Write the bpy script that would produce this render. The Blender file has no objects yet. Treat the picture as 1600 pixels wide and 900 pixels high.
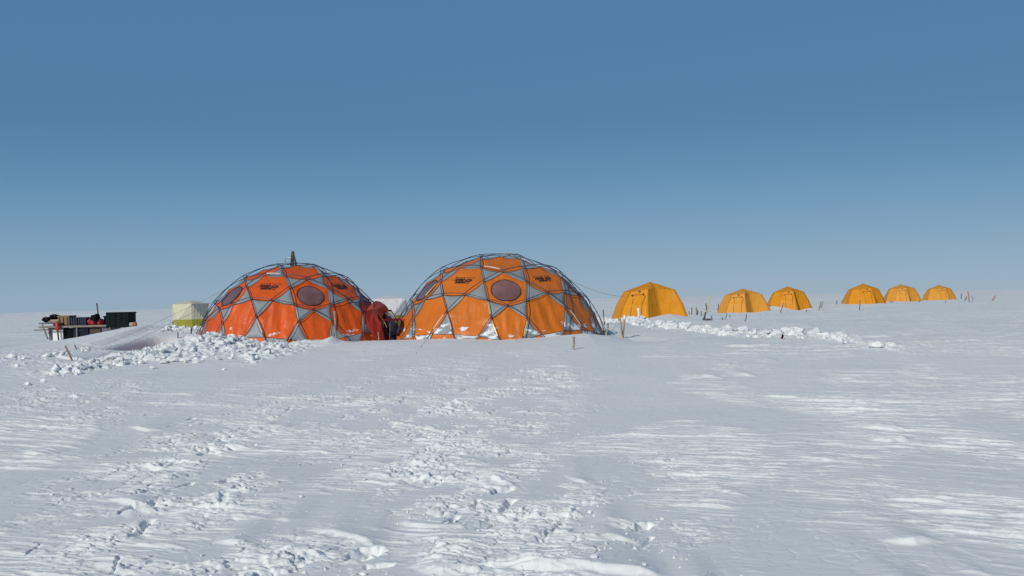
import bpy, bmesh, math, random
import numpy as np
from mathutils import Vector, Matrix

S = bpy.context.scene
COL = S.collection
R_ = math.radians
random.seed(7)

# ------------------------------------------------------------------ camera
FPX = 1600.0                                   # focal length in photograph pixels (1600 wide)
ROLL = math.atan(38/1600.); PITCH = math.atan(20/1600.)
CAM = np.array([0, 0, 1.6])
_f = np.array([0, math.cos(PITCH), math.sin(PITCH)])
_r0 = np.array([1., 0, 0]); _u0 = np.cross(_r0, _f)
_r = math.cos(ROLL)*_r0 - math.sin(ROLL)*_u0
_u = math.sin(ROLL)*_r0 + math.cos(ROLL)*_u0
cd = bpy.data.cameras.new('camera'); cam = bpy.data.objects.new('camera', cd); COL.objects.link(cam)
cd.sensor_width = 36; cd.lens = 36.0; cd.clip_start = 0.1; cd.clip_end = 20000
m = Matrix(((_r[0], _u[0], -_f[0], CAM[0]), (_r[1], _u[1], -_f[1], CAM[1]), (_r[2], _u[2], -_f[2], CAM[2]), (0, 0, 0, 1)))
cam.matrix_world = m
S.camera = cam

# ------------------------------------------------------------------ light
SUN_EL, SUN_AZ = 31.0, 33.0                     # azimuth: degrees to the left of straight behind the camera
tosun = Vector((-math.sin(R_(SUN_AZ))*math.cos(R_(SUN_EL)), -math.cos(R_(SUN_AZ))*math.cos(R_(SUN_EL)), math.sin(R_(SUN_EL))))
sl = bpy.data.lights.new('sun', 'SUN'); sl.energy = 2.88; sl.angle = R_(0.5); sl.color = (1.0, 0.94, 0.84)
so = bpy.data.objects.new('sun', sl); COL.objects.link(so)
so.rotation_euler = tosun.to_track_quat('Z', 'Y').to_euler()
w = bpy.data.worlds.new('World'); S.world = w; w.use_nodes = True
nt = w.node_tree; nt.nodes.clear()
sky = nt.nodes.new('ShaderNodeTexSky'); sky.sky_type = 'NISHITA'; sky.sun_disc = False
sky.sun_elevation = R_(SUN_EL); sky.sun_rotation = math.atan2(tosun.x, tosun.y)
sky.altitude = 2500; sky.air_density = 1.0; sky.dust_density = 0.2; sky.ozone_density = 1.6
bg = nt.nodes.new('ShaderNodeBackground'); bg.inputs[1].default_value = 0.085
wo = nt.nodes.new('ShaderNodeOutputWorld')
gm = nt.nodes.new('ShaderNodeGamma'); gm.inputs[1].default_value = 1.0
hs = nt.nodes.new('ShaderNodeHueSaturation'); hs.inputs['Saturation'].default_value = 0.86
nt.links.new(sky.outputs[0], gm.inputs[0]); nt.links.new(gm.outputs[0], hs.inputs['Color'])
# clear polar air: the sky model's colour is pulled towards the even blue of the place, by height above the horizon
wtc = nt.nodes.new('ShaderNodeTexCoord'); wsx = nt.nodes.new('ShaderNodeSeparateXYZ'); nt.links.new(wtc.outputs['Generated'], wsx.inputs[0])
wr = nt.nodes.new('ShaderNodeValToRGB'); nt.links.new(wsx.outputs['Z'], wr.inputs[0])
def srgb(c): return tuple(((v/255+.055)/1.055)**2.4/SKY for v in c)+(1,)
SKY = 0.085
stops = [(0, (137, 163, 186)), (.012, (135, 163, 187)), (.045, (124, 157, 185)), (.085, (106, 147, 180)), (.125, (87, 135, 173)), (.17, (78, 125, 164)), (.30, (76, 122, 163)), (.7, (62, 102, 148))]
el = wr.color_ramp.elements
while len(el) < len(stops): el.new(.5)
for e_, (p_, c_) in zip(el, stops): e_.position = p_; e_.color = srgb(c_)
wm = nt.nodes.new('ShaderNodeMixRGB'); wf = nt.nodes.new('ShaderNodeMapRange')
wf.inputs[1].default_value = .30; wf.inputs[2].default_value = .7; wf.inputs[3].default_value = .90; wf.inputs[4].default_value = .35
nt.links.new(wsx.outputs['Z'], wf.inputs[0]); nt.links.new(wf.outputs[0], wm.inputs[0])
nt.links.new(hs.outputs[0], wm.inputs[1]); nt.links.new(wr.outputs[0], wm.inputs[2])
nt.links.new(wm.outputs[0], bg.inputs[0]); nt.links.new(bg.outputs[0], wo.inputs[0])
S.view_settings.view_transform = 'Standard'; S.view_settings.look = 'None'
S.view_settings.exposure = 0.0; S.view_settings.gamma = 1.0
S.cycles.max_bounces = 6

# ------------------------------------------------------------------ picture <-> place
def ray(px, py):
    d = _f + _r*((px-800)/FPX) + _u*((450-py)/FPX)
    return d
def at(px, py, Y):                              # the point of the place seen at that pixel, at distance Y
    d = ray(px, py); t = Y/d[1]
    return CAM + d*t
def project(P):
    d = np.asarray(P)-CAM; z = d@_f
    return np.stack([800+FPX*(d@_r)/z, 450-FPX*(d@_u)/z], -1), z

# ------------------------------------------------------------------ noise
_rng = np.random.RandomState(11)
_perm = _rng.permutation(4096).astype(np.int32)
_ga = _rng.rand(4096)*2*math.pi
_gx = np.cos(_ga).astype(np.float32); _gy = np.sin(_ga).astype(np.float32)
def pn(x, y, s=0):
    x = np.asarray(x, np.float64)+s*17.31; y = np.asarray(y, np.float64)+s*9.77
    fx = np.floor(x); fy = np.floor(y); xi = fx.astype(np.int32); yi = fy.astype(np.int32)
    fx = (x-fx).astype(np.float32); fy = (y-fy).astype(np.float32)
    p0 = _perm[xi & 4095]; p1 = _perm[(xi+1) & 4095]
    u = fx*fx*fx*(fx*(fx*6-15)+10); v = fy*fy*fy*(fy*(fy*6-15)+10)
    def g(ix, iy, dx, dy):
        h = _perm[((p1 if ix else p0)+yi+iy) & 4095]
        return _gx[h]*dx+_gy[h]*dy
    a = g(0, 0, fx, fy); b = g(1, 0, fx-1, fy); c = g(0, 1, fx, fy-1); d = g(1, 1, fx-1, fy-1)
    return (a+(b-a)*u+((c+(d-c)*u)-(a+(b-a)*u))*v)*1.5
def sst(a, b, x):
    t = np.clip((x-a)/(b-a), 0, 1); return t*t*(3-2*t)

# ------------------------------------------------------------------ terrain
def base_h(x, y):
    D = np.sqrt(x*x+y*y)
    z = 0.64*sst(9.5, 24.5, D)+0.10*sst(28, 60, D)
    z = z + 0.05*pn(x/11, y/9, 1)*sst(3, 12, D) + 0.10*pn(x/45, y/40, 2)*sst(30, 80, D)
    z = z + 0.5*pn(x/420, y/300, 3)*sst(150, 600, D)+1.2*pn(x/1500, y/900, 4)*sst(600, 2500, D)
    return z
# crests: (px, py, distance) read off the photograph, half width towards / away from the camera
def crest(pts, w0, w1, fade):
    P = np.array([at(*p) for p in pts]); o = P[:, 0].argsort(); P = P[o]
    return P, w0, w1, fade
CR = [
    crest([(40, 562, 30), (97, 531, 30), (150, 522, 30), (205, 511, 30), (236, 508.5, 30), (262, 512, 30.5), (318, 517, 30.5), (350, 524, 30.5)], 3.6, 2.2, 1.0),   # drift bank by the cargo
    crest([(205, 566, 22.6), (262, 543, 23.2), (300, 530, 23.6), (332, 526, 23.7), (372, 531, 23.7), (400, 538, 23.7), (440, 545, 23.7)], 1.3, 0.9, 0.6),  # mound of dug snow
    crest([(478, 534, 24.0), (505, 530, 24.1), (520, 523, 24.2), (533, 530, 24.2), (560, 533, 24.3)], 0.8, 0.5, 0.4),
    crest([(600, 532, 24.4), (700, 530, 24.0), (780, 533, 23.9), (850, 528, 24.1), (915, 521, 24.8), (950, 524, 25.6), (990, 534, 26)], 2.6, 1.2, 0.8),     # drift in front of the orange dome
    crest([(955, 505, 33), (1000, 500, 36.5), (1045, 491, 37.5), (1090, 497, 38)], 2.2, 1.5, 1.2),
    crest([(1196, 480, 62), (1212, 479, 62), (1226, 480.5, 62), (1240, 484, 62), (1262, 489, 61.5)], .35, 2.5, .5),
    crest([(1160, 493, 56), (1185, 487, 57), (1215, 488, 58), (1260, 489, 60)], 4.0, 2.0, 2.5),
]
PIT = at(274, 549, 26.3)
def footprints():
    out = []
    for px, py, a, s in ((560, 868, 78, 1.0), (578, 868, 72, 1.05), (588, 888, 20, .8), (212, 800, 50, 1.1), (232, 772, 80, .9), (290, 762, 70, .8),
                         (355, 755, 60, .9), (384, 762, 40, .9), (318, 716, 70, .7), (300, 672, 80, .7),
                         (785, 768, 55, .9), (803, 730, 30, .7), (1005, 822, 60, .9)):
        d = ray(px, py); t = -CAM[2]/d[2]; p = CAM+d*t
        out.append((p[0], p[1], R_(a), s))
    return out
FP = footprints()
def smooth_h(x, y):
    z = base_h(x, y)
    for P, w0, w1, fade in CR:
        zc = np.interp(x, P[:, 0], P[:, 2]); yc = np.interp(x, P[:, 0], P[:, 1])
        ex = np.maximum(P[0, 0]-x, 0)+np.maximum(x-P[-1, 0], 0)
        dy = y-yc; wd = np.where(dy < 0, w0, w1)
        k = np.exp(-(dy/wd)**2)*np.exp(-(ex/fade)**2)
        z = z+(zc-z)*k
    p = (x-PIT[0])-.05*(y-PIT[1]); q = y-PIT[1]
    z = z-1.0*np.exp(-np.abs(p/1.05)**6)*np.exp(-(q/1.5)**4)
    return z
def terr(n, k, e):
    t = n*k; f = np.floor(t); q = t-f
    return (f+sst(0, e, q))/k
RUB = [([(138, 572), (200, 562), (260, 552), (330, 538), (395, 541), (440, 549)], 22.9, 1.8, 1.0),
       ([(266, 517), (285, 514), (305, 517), (322, 523)], 27.5, .7, .8),
       ([(60, 560), (150, 548), (115, 552)], 24.5, 1.2, .35),
       ([(0, 562), (60, 570)], 22.6, .8, .4),
       ([(945, 503), (1000, 505), (1050, 512), (1110, 520), (1190, 524), (1270, 526), (1345, 536)], None, 2.3, .8)]
def hit(px, py):                                # where the sight line of that pixel meets the smooth ground
    d = ray(px, py)
    ts = np.geomspace(3, 400, 1500); P = CAM[None]+d[None]*ts[:, None]
    below = P[:, 2] < smooth_h(P[:, 0], P[:, 1])
    i = int(np.argmax(below)) if below.any() else len(ts)-1
    a, b = ts[max(i-1, 0)], ts[i]
    for _ in range(18):
        mm = (a+b)/2; p = CAM+d*mm
        if p[2] < float(smooth_h(p[0], p[1])): b = mm
        else: a = mm
    return CAM+d*b
RUBP = []
for pts, Y, wd, amp in RUB:
    P = np.array([hit(*p) for p in pts]); P = P[P[:, 0].argsort()]
    RUBP.append((P, wd, amp))
def rub_mask(x, y):
    mk = 0*x
    for P, wd, amp in RUBP:
        yc = np.interp(x, P[:, 0], P[:, 1]); ex = np.maximum(P[0, 0]-x, 0)+np.maximum(x-P[-1, 0], 0)
        mk = np.maximum(mk, amp*np.exp(-((y-yc)/wd)**4)*np.exp(-(ex/.5)**2))
    return mk
PATCH = []
# where the crust is broken or wind-carved: picture ellipses read once and laid out on the ground as real patches
for px, py, rx, ry, st in ((300, 690, 95, 55, .9), (350, 760, 90, 34, 1), (215, 795, 75, 40, 1), (430, 850, 150, 45, .9), (560, 872, 70, 40, 1.2), (250, 850, 120, 35, .6),
                           (690, 640, 190, 45, .8), (720, 700, 130, 45, 1), (770, 770, 130, 55, 1.1), (690, 815, 90, 40, .8), (930, 800, 150, 60, .9), (830, 610, 90, 12, .7), (480, 640, 90, 22, .6),
                           (90, 640, 110, 22, .7), (40, 590, 90, 14, .6), (160, 655, 90, 16, .5), (1100, 870, 90, 35, .8), (860, 860, 160, 25, .7), (1010, 700, 60, 30, .5)):
    d_ = ray(px, py); t_ = -(CAM[2]-.12)/d_[2]; c_ = CAM+d_*t_; D_ = c_[1]
    PATCH.append((c_[0], c_[1], rx/FPX*D_, ry*D_*D_/(FPX*1.45), st))
def _w(p, up=.12):
    d_ = ray(*p); t_ = -(CAM[2]-up)/d_[2]; c_ = CAM+d_*t_; return c_[:2]
SCARP = [([(636, 861), (660, 866), (690, 869), (722, 868), (745, 866), (765, 857)], .050), ([(788, 855), (830, 860), (860, 862), (900, 861), (940, 864), (1010, 866), (1052, 874)], .048),
         ([(1058, 870), (1090, 880), (1125, 882), (1150, 890)], .06), ([(652, 737), (680, 732), (705, 732), (737, 734)], .04), ([(742, 727), (760, 732), (782, 738), (808, 741)], .045),
         ([(596, 799), (630, 795), (660, 797), (720, 800), (752, 796), (772, 789)], .03), ([(1066, 610), (1100, 608), (1134, 609)], .05), ([(1144, 607), (1165, 606), (1188, 607)], .05),
         ([(905, 816), (935, 811), (960, 813), (1012, 823)], .03), ([(925, 791), (950, 787), (985, 790)], .03), ([(1362, 814), (1395, 820), (1430, 822), (1482, 819)], .045), ([(1480, 823), (1530, 838), (1570, 846)], .035),
         ([(1488, 858), (1530, 862), (1572, 870)], .045), ([(1335, 663), (1380, 666), (1428, 667)], .045), ([(1348, 677), (1390, 681), (1440, 679)], .04), ([(166, 764), (190, 766), (215, 771), (238, 770)], .04),
         ([(172, 779), (190, 784), (212, 786)], .045), ([(86, 595), (108, 599), (134, 600)], .055), ([(278, 691), (300, 697), (330, 694), (352, 702)], .035), ([(325, 818), (360, 822), (402, 829)], .035),
         ([(876, 724), (900, 732), (936, 740)], .035), ([(478, 799), (520, 808), (560, 818), (604, 834)], .030), ([(250, 790), (275, 786), (300, 792)], .03), ([(1130, 575), (1170, 577), (1215, 576)], .05),
         ([(1290, 560), (1340, 563), (1400, 562)], .05), ([(1240, 700), (1290, 706), (1330, 703)], .03), ([(1100, 742), (1140, 752), (1180, 758)], .03), ([(1370, 880), (1420, 886), (1500, 893)], .04),
         ([(560, 800), (590, 806), (618, 803)], .02), ([(380, 668), (420, 670), (455, 667)], .03), ([(200, 668), (230, 672), (262, 671)], .035), ([(30, 700), (60, 704), (96, 701)], .03), ([(420, 785), (450, 789), (478, 785)], .03)]
SCARP = [(np.array([_w(q_) for q_ in P_]), A_) for P_, A_ in SCARP]
SCARP = [(P_[P_[:, 0].argsort()], A_) for P_, A_ in SCARP]
GROOVE = [((208, 812), (234, 790), .045, .05), ((776, 777), (800, 761), .035, .05), ((998, 829), (1018, 811), .03, .045), ((638, 701), (700, 671), .014, .02), ((535, 703), (560, 697), .02, .03), ((560, 697), (620, 681), .014, .02),
          ((0, 663), (60, 660), .02, .025), ((60, 660), (106, 653), .03, .03), ((698, 795), (712, 786), .035, .04), ((739, 771), (747, 759), .03, .04),
          ((868, 801), (882, 784), .025, .035), ((843, 826), (856, 806), .02, .03), 
          ((345, 770), (352, 755), .035, .03), ((232, 776), (241, 766), .035, .04), ((176, 862), (186, 842), .02, .03), ((40, 840), (75, 815), .012, .02), ((60, 780), (100, 762), .012, .02), ((150, 735), (210, 715), .012, .02), ((450, 600), (500, 590), .012, .02)]
GROOVE = [(_w(a_), _w(b_), w_, d_) for a_, b_, w_, d_ in GROOVE]
def detail_h(x, y):
    D = np.sqrt(x*x+y*y)
    wx = x+0.12*pn(x/1.9, y/1.5, 5)+.03*pn(x/.4, y/.4, 61); wy = y+0.10*pn(x/1.7, y/1.6, 6)+.03*pn(x/.4, y/.4, 62)
    ang = R_(-20)-R_(13)*sst(-1, 6, x)*(1-sst(9, 18, D)); c, s = np.cos(ang), np.sin(ang)
    u = c*(wx-3)+s*(wy-8); v = -s*(wx-3)+c*(wy-8)
    right = sst(0.2, 5.5, x-0.06*y)*(1-.5*sst(9, 13, D)*(1-sst(15, 20, D)))
    P = 0*x
    for cx_p, cy_p, rx_, ry_, st in PATCH:
        P = np.maximum(P, st*np.exp(-(((x-cx_p)/rx_)**2+((y-cy_p)/ry_)**2)**1.5))
    P = .86*P
    P = np.clip(P*sst(-.42, .22, pn(x/.9, y/1.3, 8)+.6*pn(x/.35, y/.5, 9)), 0, .95)
    Wn = .25+.75*sst(-.25, .25, pn(x/2.1+7, y/3.4, 63)+.4*pn(x/.8, y/1.2, 64))
    Rt = right*Wn
    fade = 1-.45*sst(13, 24, D)
    a = pn(u/2.2, v/0.55, 11)+0.45*pn(u/0.9, v/0.22, 12)+.2*pn(x/.25, y/.25, 41)
    b = pn(u/0.70, v/0.17, 13)+0.5*pn(u/0.33, v/0.09, 14)+.3*pn(x/.12, y/.12, 42)
    cc = pn(u/0.32, v/0.09, 15)+0.5*pn(u/.15, v/.05, 16)+.3*pn(x/.06, y/.06, 43)
    z = 0.020*(terr(a, 1.5, 0.09)-.33)*(0.03+0.5*P+.40*Rt)
    z = z+0.015*(terr(b, 1.5, 0.10)-.33)*(.9*P+.15*Rt)
    z = z+0.009*(terr(cc, 1.4, 0.14)-.33)*P+0.0016*cc*(.1+P+1.2*Rt)
    # sparse long scarps: a crisp sunlit face, the top fading back into the crust
    for sc_, am_, sd_, th_ in ((1.2, .019, 51, .30), (.7, .013, 53, .24), (.45, .010, 55, .20), (.28, .007, 59, .17), (.7, .012, 71, .26), (.4, .009, 73, .22)):
        nn_ = pn(u/(1.7*sc_), v/(.17*sc_), sd_)+.30*pn(u/(.6*sc_), v/(.09*sc_), sd_+1)
        z = z+am_*sst(th_, th_+.09, nn_)*np.minimum(1.35, .50*sst(-.02, .30, pn(x/1.5, y/2.3, 75))+.65*P+1.15*Rt)*fade
    # dark cracks and broken edges running away from the camera
    c2, s2 = math.cos(R_(64)), math.sin(R_(64)); u2 = c2*wx+s2*wy; v2 = -s2*wx+c2*wy
    n2_ = pn(u2/1.6, v2/.34, 33)+.5*pn(u2/.6, v2/.15, 34)+.2*pn(x/.12, y/.12, 35)
    z = z+0.020*(terr(n2_, 1.1, .08)-.4)*(.16+.7*P+.25*Rt)
    g1 = pn(u2/.9, v2/.33, 77)+.35*pn(x/.16, y/.16, 78); g2 = pn(u2/.5+4, v2/.2, 79)+.35*pn(x/.09, y/.09, 80)
    z = z-.034*np.exp(-(g1/.06)**2)*sst(.02, .2, pn(x/.8, y/1.0, 81))*(.10+P)-.024*np.exp(-(g2/.09)**2)*sst(.02, .2, pn(x/.5, y/.6, 82))*(.05+P)
    # trampled crust: small slabs and crumbs
    cr_ = pn(x/.30, y/.26, 36)+.6*pn(x/.14, y/.12, 37)+.4*pn(x/.06, y/.055, 38)
    z = z+(1-right)*(P+.05)*0.024*(terr(cr_, 1.5, .14)-.33)*(.45+1.3*sst(0, .3, pn(x/.7, y/.7, 67)))
    z = z+0.012*pn(x/1.6, y/1.4, 65)+.025*pn(x/4.5, y/4, 66)
    # bigger drifts farther out, seen as thin streaks
    z = z+0.07*terr(pn(u/14, v/3.0, 22)+.4*pn(u/6, v/1.3, 23), 2.0, .22)*sst(26, 55, D)*(1-sst(400, 900, D))
    z = z+0.45*terr(pn(u/70, v/17, 24)+.4*pn(u/30, v/8, 25), 2.0, .3)*sst(90, 260, D)
    jit = .05*pn(x/.35, y/.35, 91)+.02*pn(x/.12, y/.12, 92)
    for P_, A_ in SCARP:
        nr_ = (x > P_[0, 0]-.5) & (x < P_[-1, 0]+.5) & (y > P_[:, 1].min()-.4) & (y < P_[:, 1].max()+2.2)
        if not nr_.any(): continue
        xx = x[nr_]; yc = np.interp(xx, P_[:, 0], P_[:, 1]); dy = y[nr_]-yc+jit[nr_]
        ed = sst(-.02, .22, xx-P_[0, 0])*sst(-.02, .22, P_[-1, 0]-xx)
        z[nr_] += A_*sst(-.05, .035, dy)*np.exp(-np.maximum(dy, 0)/.55)*ed
    for a_, b_, w_, d_ in GROOVE:
        nr_ = (x > min(a_[0], b_[0])-.3) & (x < max(a_[0], b_[0])+.3) & (y > min(a_[1], b_[1])-.3) & (y < max(a_[1], b_[1])+.3)
        if not nr_.any(): continue
        ab = b_-a_; xx = x[nr_]-a_[0]; yy = y[nr_]-a_[1]; t_ = np.clip((xx*ab[0]+yy*ab[1])/(ab@ab), 0, 1)
        dd = np.hypot(xx-t_*ab[0], yy-t_*ab[1])+.6*np.abs(jit[nr_])
        z[nr_] -= d_*np.exp(-(np.maximum(dd, 0)/w_)**4)
    for fx, fy, a_, s_ in FP:
        dx = x-fx; dy = y-fy
        near = (np.abs(dx) < .6) & (np.abs(dy) < .6)
        if not np.any(near): continue
        ca, sa = math.cos(a_), math.sin(a_)
        p = (ca*dx+sa*dy)/(.135*s_); q = (-sa*dx+ca*dy)/(.060*s_)
        r2 = p*p+q*q
        r2 = r2*(1+.7*pn(x/.06, y/.06, 96))+.25*np.abs(pn(x/.03, y/.03, 97))
        z = np.where(near, z-0.085*s_*np.exp(-np.maximum(r2, 0)**2.2)+0.005*s_*np.exp(-((np.sqrt(np.maximum(r2, 0))-1.45)/.3)**2)*(1+1.6*pn(x/.07, y/.07, 26)), z)
    rm = rub_mask(x, y)
    z = z+rm*(0.09*np.abs(pn(x/.6, y/.5, 27))+0.08*np.abs(pn(x/.22, y/.20, 28))+.05*pn(x/.09, y/.09, 29))
    return z
def heights(x, y):
    from concurrent.futures import ThreadPoolExecutor
    k = max(1, len(x)//60000); xs = np.array_split(x, k); ys = np.array_split(y, k)
    with ThreadPoolExecutor(4) as ex: out = list(ex.map(lambda a: smooth_h(a[0], a[1])+detail_h(a[0], a[1]), zip(xs, ys)))
    return np.concatenate(out)
def ground(x, y):
    return float(smooth_h(np.array([float(x)]), np.array([float(y)]))[0])

# ------------------------------------------------------------------ materials
def mat(name, col, rough=0.6, var=0.0, vscale=3.0, metal=0.0, spec=0.5, bump=0.0, bscale=30., sheen=0.0, coat=0.0, stretch=None):
    M_ = bpy.data.materials.new(name); M_.use_nodes = True; t = M_.node_tree
    b = t.nodes['Principled BSDF']
    b.inputs['Roughness'].default_value = rough; b.inputs['Metallic'].default_value = metal
    b.inputs['Specular IOR Level'].default_value = spec
    if sheen: b.inputs['Sheen Weight'].default_value = sheen
    if coat: b.inputs['Coat Weight'].default_value = coat; b.inputs['Coat Roughness'].default_value = .3
    tc = t.nodes.new('ShaderNodeTexCoord')
    n = t.nodes.new('ShaderNodeTexNoise'); n.inputs['Scale'].default_value = vscale; n.inputs['Detail'].default_value = 6
    vec = tc.outputs['Object']
    if stretch:
        mp = t.nodes.new('ShaderNodeMapping'); mp.inputs['Scale'].default_value = stretch
        t.links.new(vec, mp.inputs[0]); vec = mp.outputs[0]
    t.links.new(vec, n.inputs['Vector'])
    cr = t.nodes.new('ShaderNodeValToRGB')
    e = cr.color_ramp.elements; e[0].position = .3; e[1].position = .7
    e[0].color = tuple(c*(1-var) for c in col)+(1,); e[1].color = tuple(min(1, c*(1+var)) for c in col)+(1,)
    t.links.new(n.outputs['Fac'], cr.inputs[0]); t.links.new(cr.outputs[0], b.inputs['Base Color'])
    if bump:
        n2 = t.nodes.new('ShaderNodeTexNoise'); n2.inputs['Scale'].default_value = bscale; n2.inputs['Detail'].default_value = 5
        t.links.new(vec, n2.inputs['Vector'])
        bp = t.nodes.new('ShaderNodeBump'); bp.inputs['Strength'].default_value = bump; bp.inputs['Distance'].default_value = .02
        t.links.new(n2.outputs['Fac'], bp.inputs['Height']); t.links.new(bp.outputs[0], b.inputs['Normal'])
    return M_

def snow_mat():
    M_ = bpy.data.materials.new('snow'); M_.use_nodes = True; t = M_.node_tree
    b = t.nodes['Principled BSDF']; b.inputs['Roughness'].default_value = .55; b.inputs['Specular IOR Level'].default_value = .25
    tc = t.nodes.new('ShaderNodeTexCoord')
    n = t.nodes.new('ShaderNodeTexNoise'); n.inputs['Scale'].default_value = .8; n.inputs['Detail'].default_value = 8
    t.links.new(tc.outputs['Object'], n.inputs['Vector'])
    cr = t.nodes.new('ShaderNodeValToRGB'); e = cr.color_ramp.elements; e[0].position = .3; e[1].position = .7
    e[0].color = (.77, .805, .795, 1); e[1].color = (.81, .835, .82, 1)
    t.links.new(n.outputs['Fac'], cr.inputs[0]); t.links.new(cr.outputs[0], b.inputs['Base Color'])
    mp = t.nodes.new('ShaderNodeMapping'); mp.inputs['Rotation'].default_value = (0, 0, R_(22)); mp.inputs['Scale'].default_value = (.35, 1.2, 1)
    t.links.new(tc.outputs['Object'], mp.inputs[0])
    n1 = t.nodes.new('ShaderNodeTexNoise'); n1.inputs['Scale'].default_value = 14; n1.inputs['Detail'].default_value = 6; n1.inputs['Roughness'].default_value = .6
    t.links.new(mp.outputs[0], n1.inputs['Vector'])
    n2 = t.nodes.new('ShaderNodeTexNoise'); n2.inputs['Scale'].default_value = 160; n2.inputs['Detail'].default_value = 3
    t.links.new(tc.outputs['Object'], n2.inputs['Vector'])
    b1 = t.nodes.new('ShaderNodeBump'); b1.inputs['Strength'].default_value = .17; b1.inputs['Distance'].default_value = .022
    b2 = t.nodes.new('ShaderNodeBump'); b2.inputs['Strength'].default_value = .4; b2.inputs['Distance'].default_value = .003
    t.links.new(n1.outputs['Fac'], b1.inputs['Height']); t.links.new(n2.outputs['Fac'], b2.inputs['Height'])
    n3 = t.nodes.new('ShaderNodeTexNoise'); n3.inputs['Scale'].default_value = 6; n3.inputs['Detail'].default_value = 7; n3.inputs['Roughness'].default_value = .62
    mp3 = t.nodes.new('ShaderNodeMapping'); mp3.inputs['Rotation'].default_value = (0, 0, R_(20)); mp3.inputs['Scale'].default_value = (.28, 1.1, .6)
    t.links.new(tc.outputs['Object'], mp3.inputs[0]); t.links.new(mp3.outputs[0], n3.inputs['Vector'])
    st = t.nodes.new('ShaderNodeValToRGB'); ee = st.color_ramp.elements; ee[0].position = .40; ee[0].color = (0, 0, 0, 1); ee[1].position = .43; ee[1].color = (.35, .35, .35, 1)
    for p_, c_ in ((.50, .35), (.53, .7), (.58, .7), (.61, 1)): q_ = ee.new(p_); q_.color = (c_, c_, c_, 1)
    t.links.new(n3.outputs['Fac'], st.inputs[0])
    b3 = t.nodes.new('ShaderNodeBump'); b3.inputs['Distance'].default_value = .016
    nm = t.nodes.new('ShaderNodeTexNoise'); nm.inputs['Scale'].default_value = .55; nm.inputs['Detail'].default_value = 4; t.links.new(tc.outputs['Object'], nm.inputs['Vector'])
    nr = t.nodes.new('ShaderNodeMapRange'); nr.inputs[1].default_value = .44; nr.inputs[2].default_value = .58; nr.inputs[3].default_value = .0; nr.inputs[4].default_value = .28
    t.links.new(nm.outputs['Fac'], nr.inputs[0]); t.links.new(nr.outputs[0], b3.inputs['Strength'])
    t.links.new(st.outputs[0], b3.inputs['Height'])
    t.links.new(b3.outputs[0], b1.inputs['Normal'])
    t.links.new(b1.outputs[0], b2.inputs['Normal']); t.links.new(b2.outputs[0], b.inputs['Normal'])
    return M_

def fabric_mat(name, col, frost, dirt=.10, rough=.42):
    """coated tent cloth: colour mottled a little, wrinkled, rime stuck to its lower part"""
    M_ = bpy.data.materials.new(name); M_.use_nodes = True; t = M_.node_tree
    b = t.nodes['Principled BSDF']; b.inputs['Roughness'].default_value = rough; b.inputs['Specular IOR Level'].default_value = .30
    tc = t.nodes.new('ShaderNodeTexCoord')
    n = t.nodes.new('ShaderNodeTexNoise'); n.inputs['Scale'].default_value = 1.3; n.inputs['Detail'].default_value = 7
    t.links.new(tc.outputs['Object'], n.inputs['Vector'])
    cr = t.nodes.new('ShaderNodeValToRGB'); e = cr.color_ramp.elements; e[0].position = .3; e[1].position = .7
    e[0].color = tuple(c*(1-dirt) for c in col)+(1,); e[1].color = tuple(c*(1+dirt) for c in col)+(1,)
    t.links.new(n.outputs['Fac'], cr.inputs[0]); out = cr.outputs[0]
    if frost:
        sx = t.nodes.new('ShaderNodeSeparateXYZ'); t.links.new(tc.outputs['Object'], sx.inputs[0])
        mr = t.nodes.new('ShaderNodeMapRange'); mr.inputs[1].default_value = 1.5; mr.inputs[2].default_value = .3; mr.inputs[3].default_value = 0; mr.inputs[4].default_value = 1
        t.links.new(sx.outputs['Z'], mr.inputs[0])
        mp = t.nodes.new('ShaderNodeMapping'); mp.inputs['Scale'].default_value = (1, 1, 2.2); t.links.new(tc.outputs['Object'], mp.inputs[0])
        n3 = t.nodes.new('ShaderNodeTexNoise'); n3.inputs['Scale'].default_value = 2.6; n3.inputs['Detail'].default_value = 9; n3.inputs['Roughness'].default_value = .65
        t.links.new(mp.outputs[0], n3.inputs['Vector'])
        ad = t.nodes.new('ShaderNodeMath'); ad.operation = 'MULTIPLY'; t.links.new(n3.outputs['Fac'], ad.inputs[0]); t.links.new(mr.outputs[0], ad.inputs[1])
        th = t.nodes.new('ShaderNodeMapRange'); th.inputs[1].default_value = frost; th.inputs[2].default_value = frost+.03
        t.links.new(ad.outputs[0], th.inputs[0])
        mx = t.nodes.new('ShaderNodeMixRGB'); t.links.new(th.outputs[0], mx.inputs[0]); t.links.new(out, mx.inputs[1]); mx.inputs[2].default_value = (.72, .76, .8, 1)
        out = mx.outputs[0]
    t.links.new(out, b.inputs['Base Color'])
    n2 = t.nodes.new('ShaderNodeTexNoise'); n2.inputs['Scale'].default_value = 5; n2.inputs['Detail'].default_value = 4
    mp2 = t.nodes.new('ShaderNodeMapping'); mp2.inputs['Scale'].default_value = (1, 1, .35); t.links.new(tc.outputs['Object'], mp2.inputs[0])
    t.links.new(mp2.outputs[0], n2.inputs['Vector'])
    bp = t.nodes.new('ShaderNodeBump'); bp.inputs['Strength'].default_value = .55; bp.inputs['Distance'].default_value = .06
    t.links.new(n2.outputs['Fac'], bp.inputs['Height']); t.links.new(bp.outputs[0], b.inputs['Normal'])
    return M_

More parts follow.
